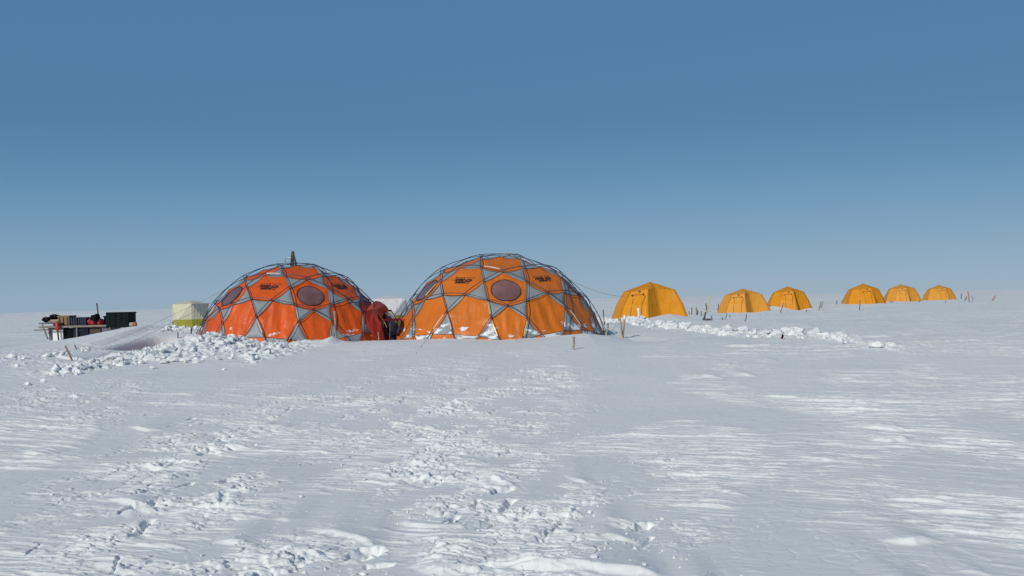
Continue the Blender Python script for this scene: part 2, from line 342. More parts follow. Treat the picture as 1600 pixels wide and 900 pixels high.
M = dict(
    snow=snow_mat(),
    chunk=mat('packed_snow', (.74, .77, .77), .6, .04, 6, spec=.2, bump=.5, bscale=25),
    red_orange=fabric_mat('red_orange_cloth', (.65, .098, .012), .60),
    orange=fabric_mat('orange_cloth', (.60, .155, .015), .585),
    grey=fabric_mat('grey_cloth', (.25, .285, .305), .60), grey2=fabric_mat('grey_cloth_rimed', (.25, .28, .295), .50),
    pole=mat('dark_pole', (.05, .068, .10), .35, .2, 8, metal=.3),
    gold=mat('gold_pole', (.80, .58, .22), .3, .15, 8, metal=.35),
    silver=mat('silver_pole', (.55, .53, .50), .45, .1, 8, metal=.3),  # silver colour for picked sections of the dark poles
    seam=mat('dark_seam', (.05, .03, .03), .8, .2, 10),
    window=mat('plum_vinyl', (.19, .098, .095), .25, .42, 1.7, bump=.3, bscale=2.5, coat=.4),  # mottling widened to stand in for the pane's darker shade spot
    ink=mat('black_print', (.03, .015, .012), .7, .2, 8),
    yellow=fabric_mat('yellow_cloth', (.66, .262, .008), 0, .08, .55),
    yellow_pale=fabric_mat('faded_yellow_cloth', (.66, .295, .035), 0, .08, .6),
    sleeve=mat('ochre_tape', (.42, .17, .015), .7, .2, 8),
    zip=mat('brown_zip', (.20, .085, .012), .7, .2, 8),
    toggle=mat('dark_webbing', (.05, .03, .03), .7, .3, 12),
    purple=mat('purple_badge', (.16, .05, .09), .7, .2, 8),
    bamboo=mat('bamboo', (.36, .27, .15), .6, .35, 14, stretch=(1, 1, .4)),
    greywood=mat('weathered_stake', (.20, .17, .15), .75, .35, 14),
    darkwood=mat('dark_stake', (.07, .06, .06), .75, .35, 14),
    redwood=mat('reddish_stake', (.28, .12, .08), .7, .3, 14),
    yellowcane=mat('yellow_cane', (.50, .42, .14), .6, .25, 10),
    white=mat('white_plastic', (.78, .78, .77), .5, .05, 5),
    cream=fabric_mat('cream_cloth', (.56, .54, .40), 0, .06, .6), lit_cream=fabric_mat('lit_cream_cloth', (.66, .66, .66), 0, .06, .6),  # second cloth: the cream one whitened for its different lighting
    lime=fabric_mat('lime_cloth', (.33, .31, .035), 0, .10, .6),
    shaded_red=fabric_mat('shaded_red_cloth', (.22, .016, .011), 0, .12, .55), red=fabric_mat('red_cloth', (.31, .055, .04), 0, .12, .55),  # tunnel red darkened for cloth turned away from the sun
    maroon=mat('maroon_black_shade', (.05, .016, .012), .8, .3, 6),
    black=mat('black_cloth', (.006, .006, .007), .9, .3, 6, spec=.12, bump=.4, bscale=12),
    dgrey=fabric_mat('dark_grey_cloth', (.42, .41, .39), 0, .10, .6),
    yelltrim=mat('yellow_tape', (.42, .38, .08), .6, .1, 8),
    redbar=mat('red_webbing', (.55, .03, .03), .6, .1, 8),
    steel=mat('steel', (.42, .44, .45), .4, .15, 8, metal=.6),
    rope=mat('grey_cord', (.20, .21, .23), .8, .2, 10),
    ply=mat('plywood', (.22, .145, .055), .7, .3, 5, stretch=(1, 1, 6)),
    plank=mat('grey_plank', (.22, .19, .165), .8, .3, 6, stretch=(.5, 4, 4)),
    navy=mat('navy_plastic', (.010, .014, .032), .7, .3, 6, spec=.15), stripe=mat('blue_grey_ribs', (.05, .055, .085), .55, .3, 9),
    bgreen=mat('dark_green_plastic', (.004, .012, .011), .75, .35, 6, spec=.12), teal=mat('teal_edge', (.015, .12, .13), .5, .2, 6),
    lilac=mat('lilac_grey_plastic', (.13, .12, .16), .6, .2, 5), card=mat('cardboard', (.36, .28, .20), .8, .2, 5),
    redbag=mat('red_bag_cloth', (.52, .02, .03), .6, .25, 8, bump=.4, bscale=10), brown=mat('brown_crate', (.05, .035, .03), .7, .3, 7),
    orangecap=mat('orange_plastic', (.45, .09, .04), .5, .1, 5), drab=mat('olive_metal', (.09, .095, .07), .5, .25, 10, metal=.2),
)

# ------------------------------------------------------------------ object helpers
def link_mesh(name, me, mt, parent=None):
    for x in (mt if isinstance(mt, (list, tuple)) else [mt]): me.materials.append(x)
    o = bpy.data.objects.new(name, me); COL.objects.link(o)
    if parent: o.parent = parent
    return o
def obj(name, bm, mt, parent=None, smooth=False):
    me = bpy.data.meshes.new(name); bmesh.ops.recalc_face_normals(bm, faces=bm.faces)
    bm.to_mesh(me); bm.free()
    if smooth:
        me.polygons.foreach_set('use_smooth', [True]*len(me.polygons))
    return link_mesh(name, me, mt, parent)
def tag(o, label, cat, group=None):
    o['label'] = label; o['category'] = cat
    if group: o['group'] = group
    return o
def empty(name, loc, label, cat, group=None, rz=0):
    o = bpy.data.objects.new(name, None); COL.objects.link(o); o.location = [float(c) for c in loc]; o.rotation_euler = (0, 0, rz); o.empty_display_size = .2
    return tag(o, label, cat, group)
def add_box(bm, c, s, rot=None, bev=0.0):
    r = bmesh.ops.create_cube(bm, size=1.0); vs = r['verts']
    bmesh.ops.scale(bm, vec=s, verts=vs)
    if bev:
        es = list({e for v in vs for e in v.link_edges})
        rr = bmesh.ops.bevel(bm, geom=es, offset=bev, segments=2, affect='EDGES', profile=.5)
        vs = list({v for f in rr['faces'] for v in f.verts} | {v for v in vs if v.is_valid})
    if rot is not None: bmesh.ops.rotate(bm, cent=(0, 0, 0), matrix=rot, verts=vs)
    bmesh.ops.translate(bm, vec=c, verts=vs)
    return vs
def tube(bm, P, rad, n=6, mi=0, cap=True, mis=None):
    P = [Vector([float(c) for c in p]) for p in P]; rings = []
    rads = rad if isinstance(rad, (list, tuple)) else [rad]*len(P)
    up = None
    for i, p in enumerate(P):
        t = (P[min(i+1, len(P)-1)]-P[max(i-1, 0)])
        if t.length < 1e-9: t = Vector((0, 0, 1))
        t.normalize()
        if up is None:
            up = t.cross(Vector((0, 0, 1)));
            if up.length < .05: up = t.cross(Vector((0, 1, 0)))
        up = (up-t*up.dot(t)).normalized(); w_ = t.cross(up)
        rings.append([bm.verts.new(p+(up*math.cos(2*math.pi*k/n)+w_*math.sin(2*math.pi*k/n))*rads[i]) for k in range(n)])
    for i in range(len(P)-1):
        for k in range(n):
            f = bm.faces.new((rings[i][k], rings[i][(k+1) % n], rings[i+1][(k+1) % n], rings[i+1][k])); f.smooth = True
            f.material_index = mis[i] if mis else mi
    if cap:
        for r in (rings[0][::-1], rings[-1]):
            f = bm.faces.new(r); f.material_index = mi
def ball(bm, c, r, mi=0, sub=1):
    vs = bmesh.ops.create_icosphere(bm, subdivisions=sub, radius=r)['verts']
    bmesh.ops.translate(bm, vec=c, verts=vs)
    for f in {f for v in vs for f in v.link_faces}: f.material_index = mi
    return vs

# ------------------------------------------------------------------ ground mesh
def build_ground():
    fine = np.arange(-0.56, 0.5601, 0.0010)
    rest = np.linspace(0.56, 2*math.pi-0.56, 90)[1:-1]
    az = np.concatenate([fine, rest])                       # measured from +Y, clockwise
    rr = [0.4]
    while rr[-1] < 9000:
        d = rr[-1]
        k = .12 if d < 4.2 else (.0014 if d < 15 else .0026 if d < 45 else (.0048 if d < 220 else .03))
        rr.append(d*(1+k))
    rr = np.array(rr); A, Rr = np.meshgrid(az, rr)
    x = (np.sin(A)*Rr).ravel(); y = (np.cos(A)*Rr).ravel()
    z = heights(x, y)
    nr, na = A.shape
    V = np.stack([x, y, z], -1); V = np.concatenate([V, [[0, 0, 0.]]])
    i = np.arange(nr-1)[:, None]*na; j = np.arange(na)[None]; j2 = (j+1) % na
    q = np.stack([i+j, i+na+j, i+na+j2, i+j2], -1).reshape(-1, 4)
    tr = np.stack([np.full(na, nr*na), np.arange(na), (np.arange(na)+1) % na], -1)
    me = bpy.data.meshes.new('snow_ground')
    me.vertices.add(len(V)); me.vertices.foreach_set('co', V.astype(np.float32).ravel())
    loops = np.concatenate([q[:, ::-1].ravel(), tr[:, ::-1].ravel()]).astype(np.int32)
    me.loops.add(len(loops)); me.loops.foreach_set('vertex_index', loops)
    st = np.concatenate([np.arange(len(q))*4, len(q)*4+np.arange(len(tr))*3]).astype(np.int32)
    me.polygons.add(len(st)); me.polygons.foreach_set('loop_start', st)
    me.polygons.foreach_set('use_smooth', np.ones(len(st), bool))
    me.update(calc_edges=True)
    if me.polygons[0].normal.z < 0: me.flip_normals()
    o = link_mesh('snow_ground', me, M['snow']); o['kind'] = 'structure'
    return o
build_ground()

# ------------------------------------------------------------------ rubble of dug snow
def _ico(sub):
    bm = bmesh.new(); bmesh.ops.create_icosphere(bm, subdivisions=sub, radius=1.0)
    V = np.array([v.co[:] for v in bm.verts]); F = np.array([[v.index for v in f.verts] for f in bm.faces]); bm.free(); return V, F
ICO = {1: _ico(1), 2: _ico(2)}
def lumps(name, X, Y, Z, SZ, rng, cuts, label, cat, lift=.25, jit=.05):
    VV = []; FF = []; off = 0
    for x, y, z, sz in zip(X, Y, Z, SZ):
        V, F = ICO[2 if sz > .06 else 1]; V = V.copy()
        for _ in range(cuts):                                       # broken faces
            n = rng.randn(3); n /= np.linalg.norm(n); d = rng.uniform(.3, .65); k = np.maximum(V@n-d, 0); V -= k[:, None]*n*.92
        V += rng.randn(*V.shape)*jit; V *= np.array([rng.uniform(.7, 1.4), rng.uniform(.7, 1.3), rng.uniform(.45, .95)])*sz
        a_, b_ = rng.uniform(0, 6.28), rng.uniform(-.5, .5); ca, sa, cb, sb = math.cos(a_), math.sin(a_), math.cos(b_), math.sin(b_)
        V = V@np.array([[1, 0, 0], [0, cb, -sb], [0, sb, cb]]).T@np.array([[ca, -sa, 0], [sa, ca, 0], [0, 0, 1]]).T
        VV.append(V+np.array([x, y, z+sz*lift])); FF.append(F+off); off += len(V)
    VV = np.concatenate(VV); FF = np.concatenate(FF); me = bpy.data.meshes.new(name)
    me.vertices.add(len(VV)); me.vertices.foreach_set('co', VV.astype(np.float32).ravel())
    me.loops.add(FF.size); me.loops.foreach_set('vertex_index', FF.astype(np.int32).ravel())
    me.polygons.add(len(FF)); me.polygons.foreach_set('loop_start', (np.arange(len(FF))*3).astype(np.int32))
    me.polygons.foreach_set('use_smooth', np.zeros(len(FF), bool)); me.update(calc_edges=True)
    o = link_mesh(name, me, M['chunk']); tag(o, label, cat); o['kind'] = 'stuff'; return o
def rubble(name, idx, count, smin, smax, label, seed):
    rng = np.random.RandomState(seed); P, wd, amp = RUBP[idx]
    seg = np.linalg.norm(np.diff(P[:, :2], axis=0), axis=1); cs = np.concatenate([[0], np.cumsum(seg)])
    n = count*3; t = rng.uniform(0, cs[-1], n); X = np.interp(t, cs, P[:, 0])+rng.randn(n)*.1
    Y = np.interp(t, cs, P[:, 1])+rng.randn(n)*wd*(.62+.3*(idx == 4)*(1-2*t/cs[-1])); SZ = smin*(smax/smin)**(rng.rand(n)**3.8)
    ok = np.where(pn(X/.8, Y/.8, 31) > -.12)[0][:count]; X, Y, SZ = X[ok], Y[ok], SZ[ok]
    return lumps(name, X, Y, heights(X, Y), SZ, rng, 8, label, 'snow rubble')
rubble('snow_rubble', 0, 3600, .013, .13, 'pile of broken white snow chunks heaped in front of the red-orange dome tent', 1)
rubble('snow_rubble', 1, 260, .02, .13, 'small heap of broken snow at the foot of the cream pop-up tent', 9)
rubble('snow_rubble', 2, 90, .02, .13, 'scattered snow lumps around the leaning reddish stake at left', 2)
rubble('snow_rubble', 3, 55, .025, .12, 'small snow lumps at the left edge of the snow field', 4)
rubble('snow_rubble', 4, 3200, .018, .16, 'long row of broken white snow chunks running right from the nearest yellow tent', 3)

def crumbs():
    rng = np.random.RandomState(21); tot = [pt for pt in PATCH if pt[1] < 17]; wts = np.array([pt[2]*pt[3]*pt[4] for pt in tot]); wts = wts/wts.sum()
    k = rng.choice(len(tot), size=9000, p=wts); T = np.array(tot)[k]; X = T[:, 0]+rng.randn(9000)*T[:, 2]*.55; Y = T[:, 1]+rng.randn(9000)*T[:, 3]*.55
    ok = np.where((Y > 4.5) & (pn(X/.5, Y/.5, 95) > 0))[0][:2000]; X, Y = X[ok], Y[ok]
    lumps('snow_crumbs', X, Y, heights(X, Y), (.0055)*(4.2**(rng.rand(len(X))**2.2)), rng, 3, 'small white snow crumbs scattered over the trampled crust in the foreground', 'snow crumbs', .15, .12)
crumbs()

# ------------------------------------------------------------------ geodesic dome tents
def geodesic(n=3):
    a = math.atan(2); V = [[0, 0, 1]]
    for k in range(5): t = R_(72*k); V.append([math.cos(t)*math.sin(a), math.sin(t)*math.sin(a), math.cos(a)])
    for k in range(5): t = R_(72*k+36); V.append([math.cos(t)*math.sin(a), math.sin(t)*math.sin(a), -math.cos(a)])
    V.append([0, 0, -1]); V = np.array(V); F = []
    for i in range(12):
        for j in range(i+1, 12):
            for k in range(j+1, 12):
                if all(abs(np.linalg.norm(V[p]-V[q])-1.0515) < .01 for p, q in ((i, j), (j, k), (i, k))): F.append((i, j, k))
    key = lambda v: tuple(np.round(v, 4)+0.0)
    mids = {}; tris = []; hexes = {}; centre = {}
    for (i, j, k) in F:
        g = {}
        for s in range(n+1):
            for t in range(n+1-s):
                v = (V[i]*(n-s-t)+V[j]*s+V[k]*t)/n; g[s, t] = v/np.linalg.norm(v)
        for s in range(n):
            for t in range(n-s):
                T = [(g[s, t], g[s+1, t], g[s, t+1])]
                if s+t < n-1: T.append((g[s+1, t], g[s, t+1], g[s+1, t+1]))
                for q in T:
                    ms = []
                    for a_, b_ in ((0, 1), (1, 2), (2, 0)):
                        mm = q[a_]+q[b_]; mm /= np.linalg.norm(mm); kk = key(mm)
                        if kk not in mids: mids[kk] = (len(mids), mm)
                        ms.append(mids[kk][0])
                        for c in (a_, b_): hexes.setdefault(key(q[c]), set()).add(mids[kk][0]); centre[key(q[c])] = q[c]
                    tris.append(ms)
    Mv = np.array([v for _, v in sorted(mids.values(), key=lambda e: e[0])])
    return Mv, tris, [(centre[k], list(s)) for k, s in hexes.items()]
GV, GT, GH = geodesic()
GTH = np.degrees(np.arccos(np.clip(GV[:, 2], -1, 1)))

def dome(name, label, q, obs, Y, cloth, grey, golds, silvers, folds):
    cx, cz, R, vs, az, lx, ly = q
    c, s = math.cos(az), math.sin(az)
    def warp(D):
        P = np.stack([c*D[:, 0]-s*D[:, 1], s*D[:, 0]+c*D[:, 1], D[:, 2]], -1)*R
        P[:, 2] *= vs; P[:, 0] += lx*P[:, 2]; P[:, 1] += ly*P[:, 2]
        return P+np.array([cx, Y, cz])
    O = np.array([cx, Y, cz]); W = warp(GV)
    # the tent is pitched a little unevenly: hubs pulled to where the photograph shows them
    uv, z = project(W); face = ((CAM-W)*(W-O)).sum(1) > -.2*R*Y
    ctr = np.array(obs, float); D_ = np.zeros_like(W); got = []
    idx = np.where(face & (GV[:, 2] > .1))[0]
    for o in ctr:
        i = idx[np.linalg.norm(uv[idx]-o, axis=1).argmin()]; e = o-uv[i]
        if np.linalg.norm(e) > 9: continue
        got.append((i, _r*(e[0]*z[i]/FPX)-_u*(e[1]*z[i]/FPX)))
    gi = np.array([g[0] for g in got]); gd = np.array([g[1] for g in got])
    for i in range(len(W)):
        d2 = ((W[gi]-W[i])**2).sum(1); w_ = np.exp(-d2/(.42**2)); D_[i] = (w_[:, None]*gd).sum(0)/(w_.sum()+.12)
    W = W+D_
    zf = cz+R*vs*math.cos(R_(72))
    root = empty(name, (cx, Y, ground(cx, Y)), label, 'dome tent', 'big geodesic dome tents')
    rl = np.array(root.location); rel = lambda P: np.asarray(P)-rl
    # --- poles: chains of hubs running straight on through each crossing
    nb = {}
    for t in GT:
        for a_ in t:
            for b_ in t:
                if a_ != b_: nb.setdefault(a_, set()).add(b_)
    keep = set(np.where(GTH < 83)[0]); used = set(); chains = []
    def nxt(p, v):
        d = GV[v]-GV[p]; best = max(nb[v]-{p}, key=lambda w_: np.dot((GV[w_]-GV[v])/np.linalg.norm(GV[w_]-GV[v]), d/np.linalg.norm(d)))
        return best
    for a_ in sorted(keep):
        for b_ in sorted(nb[a_]):
            if b_ not in keep or (a_, b_) in used: continue
            ch = [a_, b_]
            for end in (0, 1):
                while True:
                    p, v = (ch[1], ch[0]) if end == 0 else (ch[-2], ch[-1])
                    w_ = nxt(p, v)
                    if w_ not in keep or w_ in ch: break
                    if end == 0: ch.insert(0, w_)
                    else: ch.append(w_)
            for p, v in zip(ch, ch[1:]): used.add((p, v)); used.add((v, p))
            chains.append(ch)
    uv, _ = project(W)
    edges = {tuple(sorted((p, v))) for ch in chains for p, v in zip(ch, ch[1:]) if np.dot((W[p]+W[v])/2-O, CAM-W[p]) > 0}
    def pick(lst): return {min(edges, key=lambda e: np.hypot(*((uv[e[0]]+uv[e[1]])/2-np.array(g)))) for g in lst}
    sel = {'g': pick(golds), 's': pick(silvers)}
    def special(a_, b_, k): return tuple(sorted((a_, b_))) in sel[k]
    for ch in chains:
        if min(GTH[i] for i in ch) > 65: continue
        bm = bmesh.new(); P = W[ch]; n = len(ch); pts = []; mis = []
        for i in range(n-1):
            p0 = P[max(i-1, 0)]; p1 = P[i]; p2 = P[i+1]; p3 = P[min(i+2, n-1)]
            if i == 0: p0 = 2*p1-p2+(O-p1)*.02
            if i == n-2: p3 = 2*p2-p1+(O-p2)*.02
            mi = 1 if special(ch[i], ch[i+1], 'g') else (2 if special(ch[i], ch[i+1], 's') else 0)
            for k in range(6):
                t = k/6.; pts.append(.5*((2*p1)+(-p0+p2)*t+(2*p0-5*p1+4*p2-p3)*t*t+(-p0+3*p1-3*p2+p3)*t**3)); mis.append(mi if 0 < k < 5 else 0)
        pts.append(P[-1])
        tube(bm, rel(pts), [.0095+.005*(q_ > 0) for q_ in mis]+[.0095], 6, 0, True, mis)
        for p in P[:]:
            ball(bm, rel(p), .022, 0)
        obj('pole', bm, [M['pole'], M['gold'], M['silver']], root)
    # --- canopy: cloth hangs inside the poles
    cor = {i: O+(W[i]-O)*(1-.021) for i in range(len(W))}
    bm = bmesh.new(); N = 9
    front_panels = []
    rng = np.random.RandomState(5)
    def poly(ids, cen_dir, sag, mi, fold):
        ids = list(ids); cm = sum(cor[i] for i in ids)/len(ids); nrm = (cm-O)/np.linalg.norm(cm-O)
        e1 = np.cross([0, 0, 1.], nrm); e1 = np.array([1., 0, 0]) if np.linalg.norm(e1) < .02 else e1/np.linalg.norm(e1); e2 = np.cross(nrm, e1)
        ids.sort(key=lambda i: math.atan2(np.dot(cor[i]-cm, e2), np.dot(cor[i]-cm, e1)))
        C_ = cm-nrm*sag; ph = rng.rand()*6
        for k in range(len(ids)):
            A_, B_ = cor[ids[k]], cor[ids[(k+1) % len(ids)]]; g = {}
            for i in range(N+1):
                for j in range(N+1-i):
                    a_, b_ = i/N, j/N; p = C_*(1-a_-b_)+A_*a_+B_*b_
                    rim = a_+b_
                    # edges of each piece are cut hollow; loose cloth folds vertically
                    p = p-nrm*.035*(4*a_*b_)*rim
                    if fold:
                        uu = np.dot(p-cm, e1); vv = np.dot(p-cm, e2)
                        sh = (1-rim)**.6 if rim < 1 else 0
                        p = p+nrm*fold*sh*(math.sin(uu*19+ph+1.6*vv)+.6*math.sin(uu*37+2*ph-2.5*vv)+.5*math.sin(uu*8+ph))
                    g[i, j] = bm.verts.new(rel(p))
            for i in range(N):
                for j in range(N-i):
                    f = bm.faces.new((g[i, j], g[i+1, j], g[i, j+1])); f.material_index = mi; f.smooth = True
                    if i+j < N-1:
                        f = bm.faces.new((g[i+1, j], g[i+1, j+1], g[i, j+1])); f.material_index = mi; f.smooth = True
        return cm, nrm, e1, e2, [cor[i] for i in ids], C_
    for t in GT:
        if min(GTH[i] for i in t) < 82: poly(t, None, .0, 1, 0)
    for cdir, ids in GH:
        th = math.degrees(math.acos(max(-1, min(1, cdir[2])))); azd = math.degrees(math.atan2(cdir[1], cdir[0])) % 72
        if th > 92: continue
        spoke = min(azd, 72-azd) < 5
        win = 34 < th < 50 and spoke; logo = 34 < th < 50 and not spoke
        cm = sum(cor[i] for i in ids)/len(ids)
        fd = 0
        if th > 55:
            fd = .008
            pc, _z = project(cm)
            for fx, fa in folds:
                if abs(pc[0]-fx) < 14 and np.dot(cm-O, CAM-O) > 0: fd = fa
        info = poly(ids, cdir, .0 if (win or logo) else .03, 0, fd)
        if win or logo: front_panels.append((win, info))
    bmesh.ops.remove_doubles(bm, verts=bm.verts, dist=.002)
    obj('canopy', bm, [cloth, grey], root)
    # --- seams: dark tubes along gusset edges, standing for seam and pole shadow together
    bm = bmesh.new(); done = set()
    for t in GT:
        if min(GTH[i] for i in t) > 80: continue
        for k in range(3):
            a_, b_ = t[k], t[(k+1) % 3]
            A_, B_ = cor[a_], cor[b_]; mm = (A_+B_)/2; nn = (mm-O)/np.linalg.norm(mm-O)
            pts = []
            for q_ in range(7):
                s_ = q_/6; p = A_*(1-s_)+B_*s_-nn*.035*4*s_*(1-s_)+nn*.006
                pts.append(rel(p))
            tube(bm, pts, .0045, 4, 0)
    obj('seam_tape', bm, M['seam'], root)
    # --- windows and printed marks, lying on the cloth
    def on_panel(info, u_, v_, off):
        cm, nrm, e1, e2, cs, C_ = info
        P2 = [(np.dot(p-cm, e1), np.dot(p-cm, e2), np.dot(p-cm, nrm)) for p in cs]; h = None
        for k in range(len(P2)):
            a_, b_ = P2[k], P2[(k+1) % len(P2)]; det = a_[0]*b_[1]-a_[1]*b_[0]
            s_ = (u_*b_[1]-v_*b_[0])/det; t_ = (a_[0]*v_-a_[1]*u_)/det
            if s_ >= -1e-6 and t_ >= -1e-6: h = s_*a_[2]+t_*b_[2]-.035*4*s_*t_*(s_+t_); break
        if h is None: h = 0
        return cm+e1*u_+e2*v_+nrm*(h+off)
    for win, info in front_panels:
        cm, nrm, e1, e2, cs, C_ = info
        if win:
            bm = bmesh.new(); rw = .365*R/3.03; rings = []
            for k in range(0, 6):
                rad = rw*k/5
                rings.append([bm.verts.new(rel(on_panel(info, rad*math.cos(R_(a_*10))*1.02, rad*math.sin(R_(a_*10))*.98, .012))) for a_ in range(36)] if k else [bm.verts.new(rel(on_panel(info, 0, 0, .012)))])
            for a_ in range(36):
                f = bm.faces.new((rings[0][0], rings[1][a_], rings[1][(a_+1) % 36])); f.smooth = True
                for k in range(1, 5):
                    f = bm.faces.new((rings[k][a_], rings[k+1][a_], rings[k+1][(a_+1) % 36], rings[k][(a_+1) % 36])); f.smooth = True
            wo_ = obj('window', bm, M['window'], root)
            bm = bmesh.new(); P = [rel(on_panel(info, rw*1.02*math.cos(R_(a_*10)), rw*math.sin(R_(a_*10)), .014)) for a_ in range(37)]
            tube(bm, P, .013, 5, 0, False); obj('window_rim', bm, M['seam'], wo_)
        else:
            made = []
            for txt, size, px_, py_, sp, bold in (('MOUNTAIN', .075, -.27, .13, 2.0, .001), ('HARD', .115, -.27, .030, .95, .007), ('WEAR', .115, -.22, -.070, .95, .007)):
                cu = bpy.data.curves.new('t', 'FONT'); cu.body = txt; cu.size = size; cu.shear = .35; cu.space_character = sp; cu.offset = bold; cu.resolution_u = 2
                to = bpy.data.objects.new('t', cu); me = to.to_mesh()
                V_ = [v.co.copy() for v in me.vertices]; F_ = [list(p.vertices) for p in me.polygons]
                if txt == 'MOUNTAIN':
                    wd = max(v.x for v in V_); k_ = .56/wd
                    for v in V_: v.x *= k_
                made.append((V_, F_, px_, py_)); to.to_mesh_clear(); bpy.data.objects.remove(to)
            for V_, F_, px_, py_ in made:
                me = bmesh.new()
                vv = [me.verts.new(rel(on_panel(info, v.x+px_, v.y+py_, .011))) for v in V_]
                for f in F_:
                    try: me.faces.new([vv[i] for i in f])
                    except ValueError: pass
                obj('printed_word', me, M['ink'], root)
            me = bmesh.new()                                     # oval nut emblem: ring with a pierced middle and a small mark under it
            def ringf(cx_, cy_, ax, ay, ix, iy, ox=0, oy=0, a0=0, a1=360, n_=28):
                o_ = []; i_ = []
                for k in range(n_+1):
                    a_ = R_(a0+(a1-a0)*k/n_)
                    o_.append(me.verts.new(rel(on_panel(info, cx_+ax*math.cos(a_), cy_+ay*math.sin(a_), .011))))
                    i_.append(me.verts.new(rel(on_panel(info, cx_+ox+ix*math.cos(a_), cy_+oy+iy*math.sin(a_), .011))))
                for k in range(n_): me.faces.new((o_[k], o_[k+1], i_[k+1], i_[k]))
            ringf(.170, .045, .095, .062, .040, .018, -.012, .012)
            ringf(.165, -.052, .045, .024, .018, .008, 0, .004, 150, 400)
            obj('printed_emblem', me, M['ink'], root)
    return root, W, O, cor

o2 = [(600+a/4.444, 380+b/4.444) for a, b in ((665, 80), (405, 165), (523, 155), (668, 155), (828, 185), (970, 160), (945, 90), (690, 258), (388, 257), (995, 262), (560, 350), (400, 350), (718, 388), (855, 430), (993, 395), (1140, 335), (1260, 330), (435, 470), (200, 510), (748, 512), (990, 512), (1270, 435), (325, 622), (1235, 215), (190, 420))]
o1 = [(290+a/4.848, 380+b/4.848) for a, b in ((712, 165), (440, 245), (590, 230), (745, 235), (915, 258), (1035, 190), (455, 325), (795, 325), (1085, 330), (355, 455), (490, 405), (650, 430), (820, 455), (965, 508), (1100, 455), (1240, 420), (530, 550), (855, 590), (1110, 585), (1345, 510), (150, 585), (270, 600), (430, 705))]
D1 = dome('dome_tent', 'red-orange and grey geodesic dome tent with a shaded red entrance, behind the snow chunk pile', (-5.8411, -.2088, 2.7472, 1.0879, -1.1371, -.0113, 0), o1, 27.5,
          M['red_orange'], M['grey'], [], [(428, 427), (405, 510)], [(366, .038), (434, .024), (486, .008), (535, .012)])
D2 = dome('dome_tent', 'largest dome tent, paler orange and grey, with gold pole sections and rime on its foot', (-.3821, -.3186, 3.0343, 1.0528, -1.4529, -.0013, 0), o2, 27.5,
          M['orange'], M['grey2'], [(665, 457), (765, 481), (776, 515), (787, 397), (819, 514)], [(768, 418), (685, 503), (705, 508), (901, 499)], [(670, .006), (739, .016), (796, .018), (854, .022)])

# small dark vents low on the grey gussets of each dome
def vents(D, pts):
    root, W, O, cor = D; rl = np.array(root.location)
    for px, py in pts:
        best = None
        for t in GT:
            c_ = sum(cor[i] for i in t)/3
            if np.dot(c_-O, CAM-O) < 0: continue
            uvc, _ = project(c_); d = np.hypot(uvc[0]-px, uvc[1]-py)
            if best is None or d < best[0]: best = (d, c_, t)
        c_ = best[1]; n_ = (c_-O)/np.linalg.norm(c_-O)
        bm = bmesh.new(); vs = ball(bm, (0, 0, 0), .035, 0, 2)
        for v in vs: v.co = Vector(v.co-Vector(n_)*v.co.dot(Vector(n_))*.6)+Vector(c_-rl-n_*.03)
        obj('vent', bm, M['seam'], root, True)
vents(D1, [(397, 517), (573, 512)]); vents(D2, [(642, 517), (694, 512)])

# stovepipe-like camera mast on the crown of the red-orange dome
mp_ = at(458, 412, 27.4)
ms = empty('camera_mast', mp_, 'dark tapered mast with a small camera on an arm, atop the red-orange dome tent', 'camera mast')
k = 27.4/1600
bm = bmesh.new()
for a in ((-.07, -.06), (.09, -.06), (.05, .08), (-.05, .08)):
    tube(bm, [(a[0], a[1], -.14), (a[0]*.35, a[1]*.4, 17*k)], .014, 5)
for h_ in (.06, .13, .2): tube(bm, [(-.06, -.05, h_-.03), (.05, -.05, h_+.03)], .008, 4)
tube(bm, [(-.02, 0, -.12), (0, 0, 17*k)], [.045, .03], 8)
obj('lattice_stand', bm, M['drab'], ms)
bm = bmesh.new(); ball(bm, (0, 0, 17.5*k), .042, 0, 2); obj('top_cap', bm, M['darkwood'], ms, True)
bm = bmesh.new(); add_box(bm, (-5.2*k, -.02, 8.6*k), (6.5*k, .07, 3*k), None, .012); cb = obj('camera', bm, M['steel'], ms)
bm = bmesh.new(); tube(bm, [(-8*k, -.02, 9*k), (-10.5*k, -.02, 9*k), (-12*k, -.02, 7.5*k), (-12*k, -.02, 1*k)], .009, 5); obj('cable', bm, M['rope'], cb)
bm = bmesh.new(); tube(bm, [(2*k, 0, 12*k), (4*k, 0, 5*k), (4.6*k, 0, -2*k)], .018, 6); obj('brace', bm, M['steel'], ms)

# ------------------------------------------------------------------ red entrance right of the red-orange dome, shade put into the tunnel colour
def loft(bm, secs, mi=0, closed=False):
    rings = [[bm.verts.new([float(c) for c in p]) for p in s] for s in secs]; n = len(rings[0])
    for a, b in zip(rings, rings[1:]):
        for k in range(n-1 if not closed else n):
            f = bm.faces.new((a[k], a[(k+1) % n], b[(k+1) % n], b[k])); f.material_index = mi; f.smooth = True
    return rings
root1 = D1[0]; rl1 = np.array(root1.location)
def pl(lst, Y): return [at(x, y, Y)-rl1 for x, y in lst]
bm = bmesh.new()
def dens(lst, n=14):
    P = np.array(lst, float); s = np.concatenate([[0], np.cumsum(np.linalg.norm(np.diff(P, axis=0), axis=1))]); t = np.linspace(0, s[-1], n)
    return np.stack([np.interp(t, s, P[:, i]) for i in range(P.shape[1])], -1)
secA = dens(np.array([at(590, 536, 25.9), at(570, 505, 26.2), at(562, 475, 26.7), at(566, 468, 27.3), at(574, 472, 28.3), at(590, 505, 28.9), at(600, 536, 29)])-rl1)
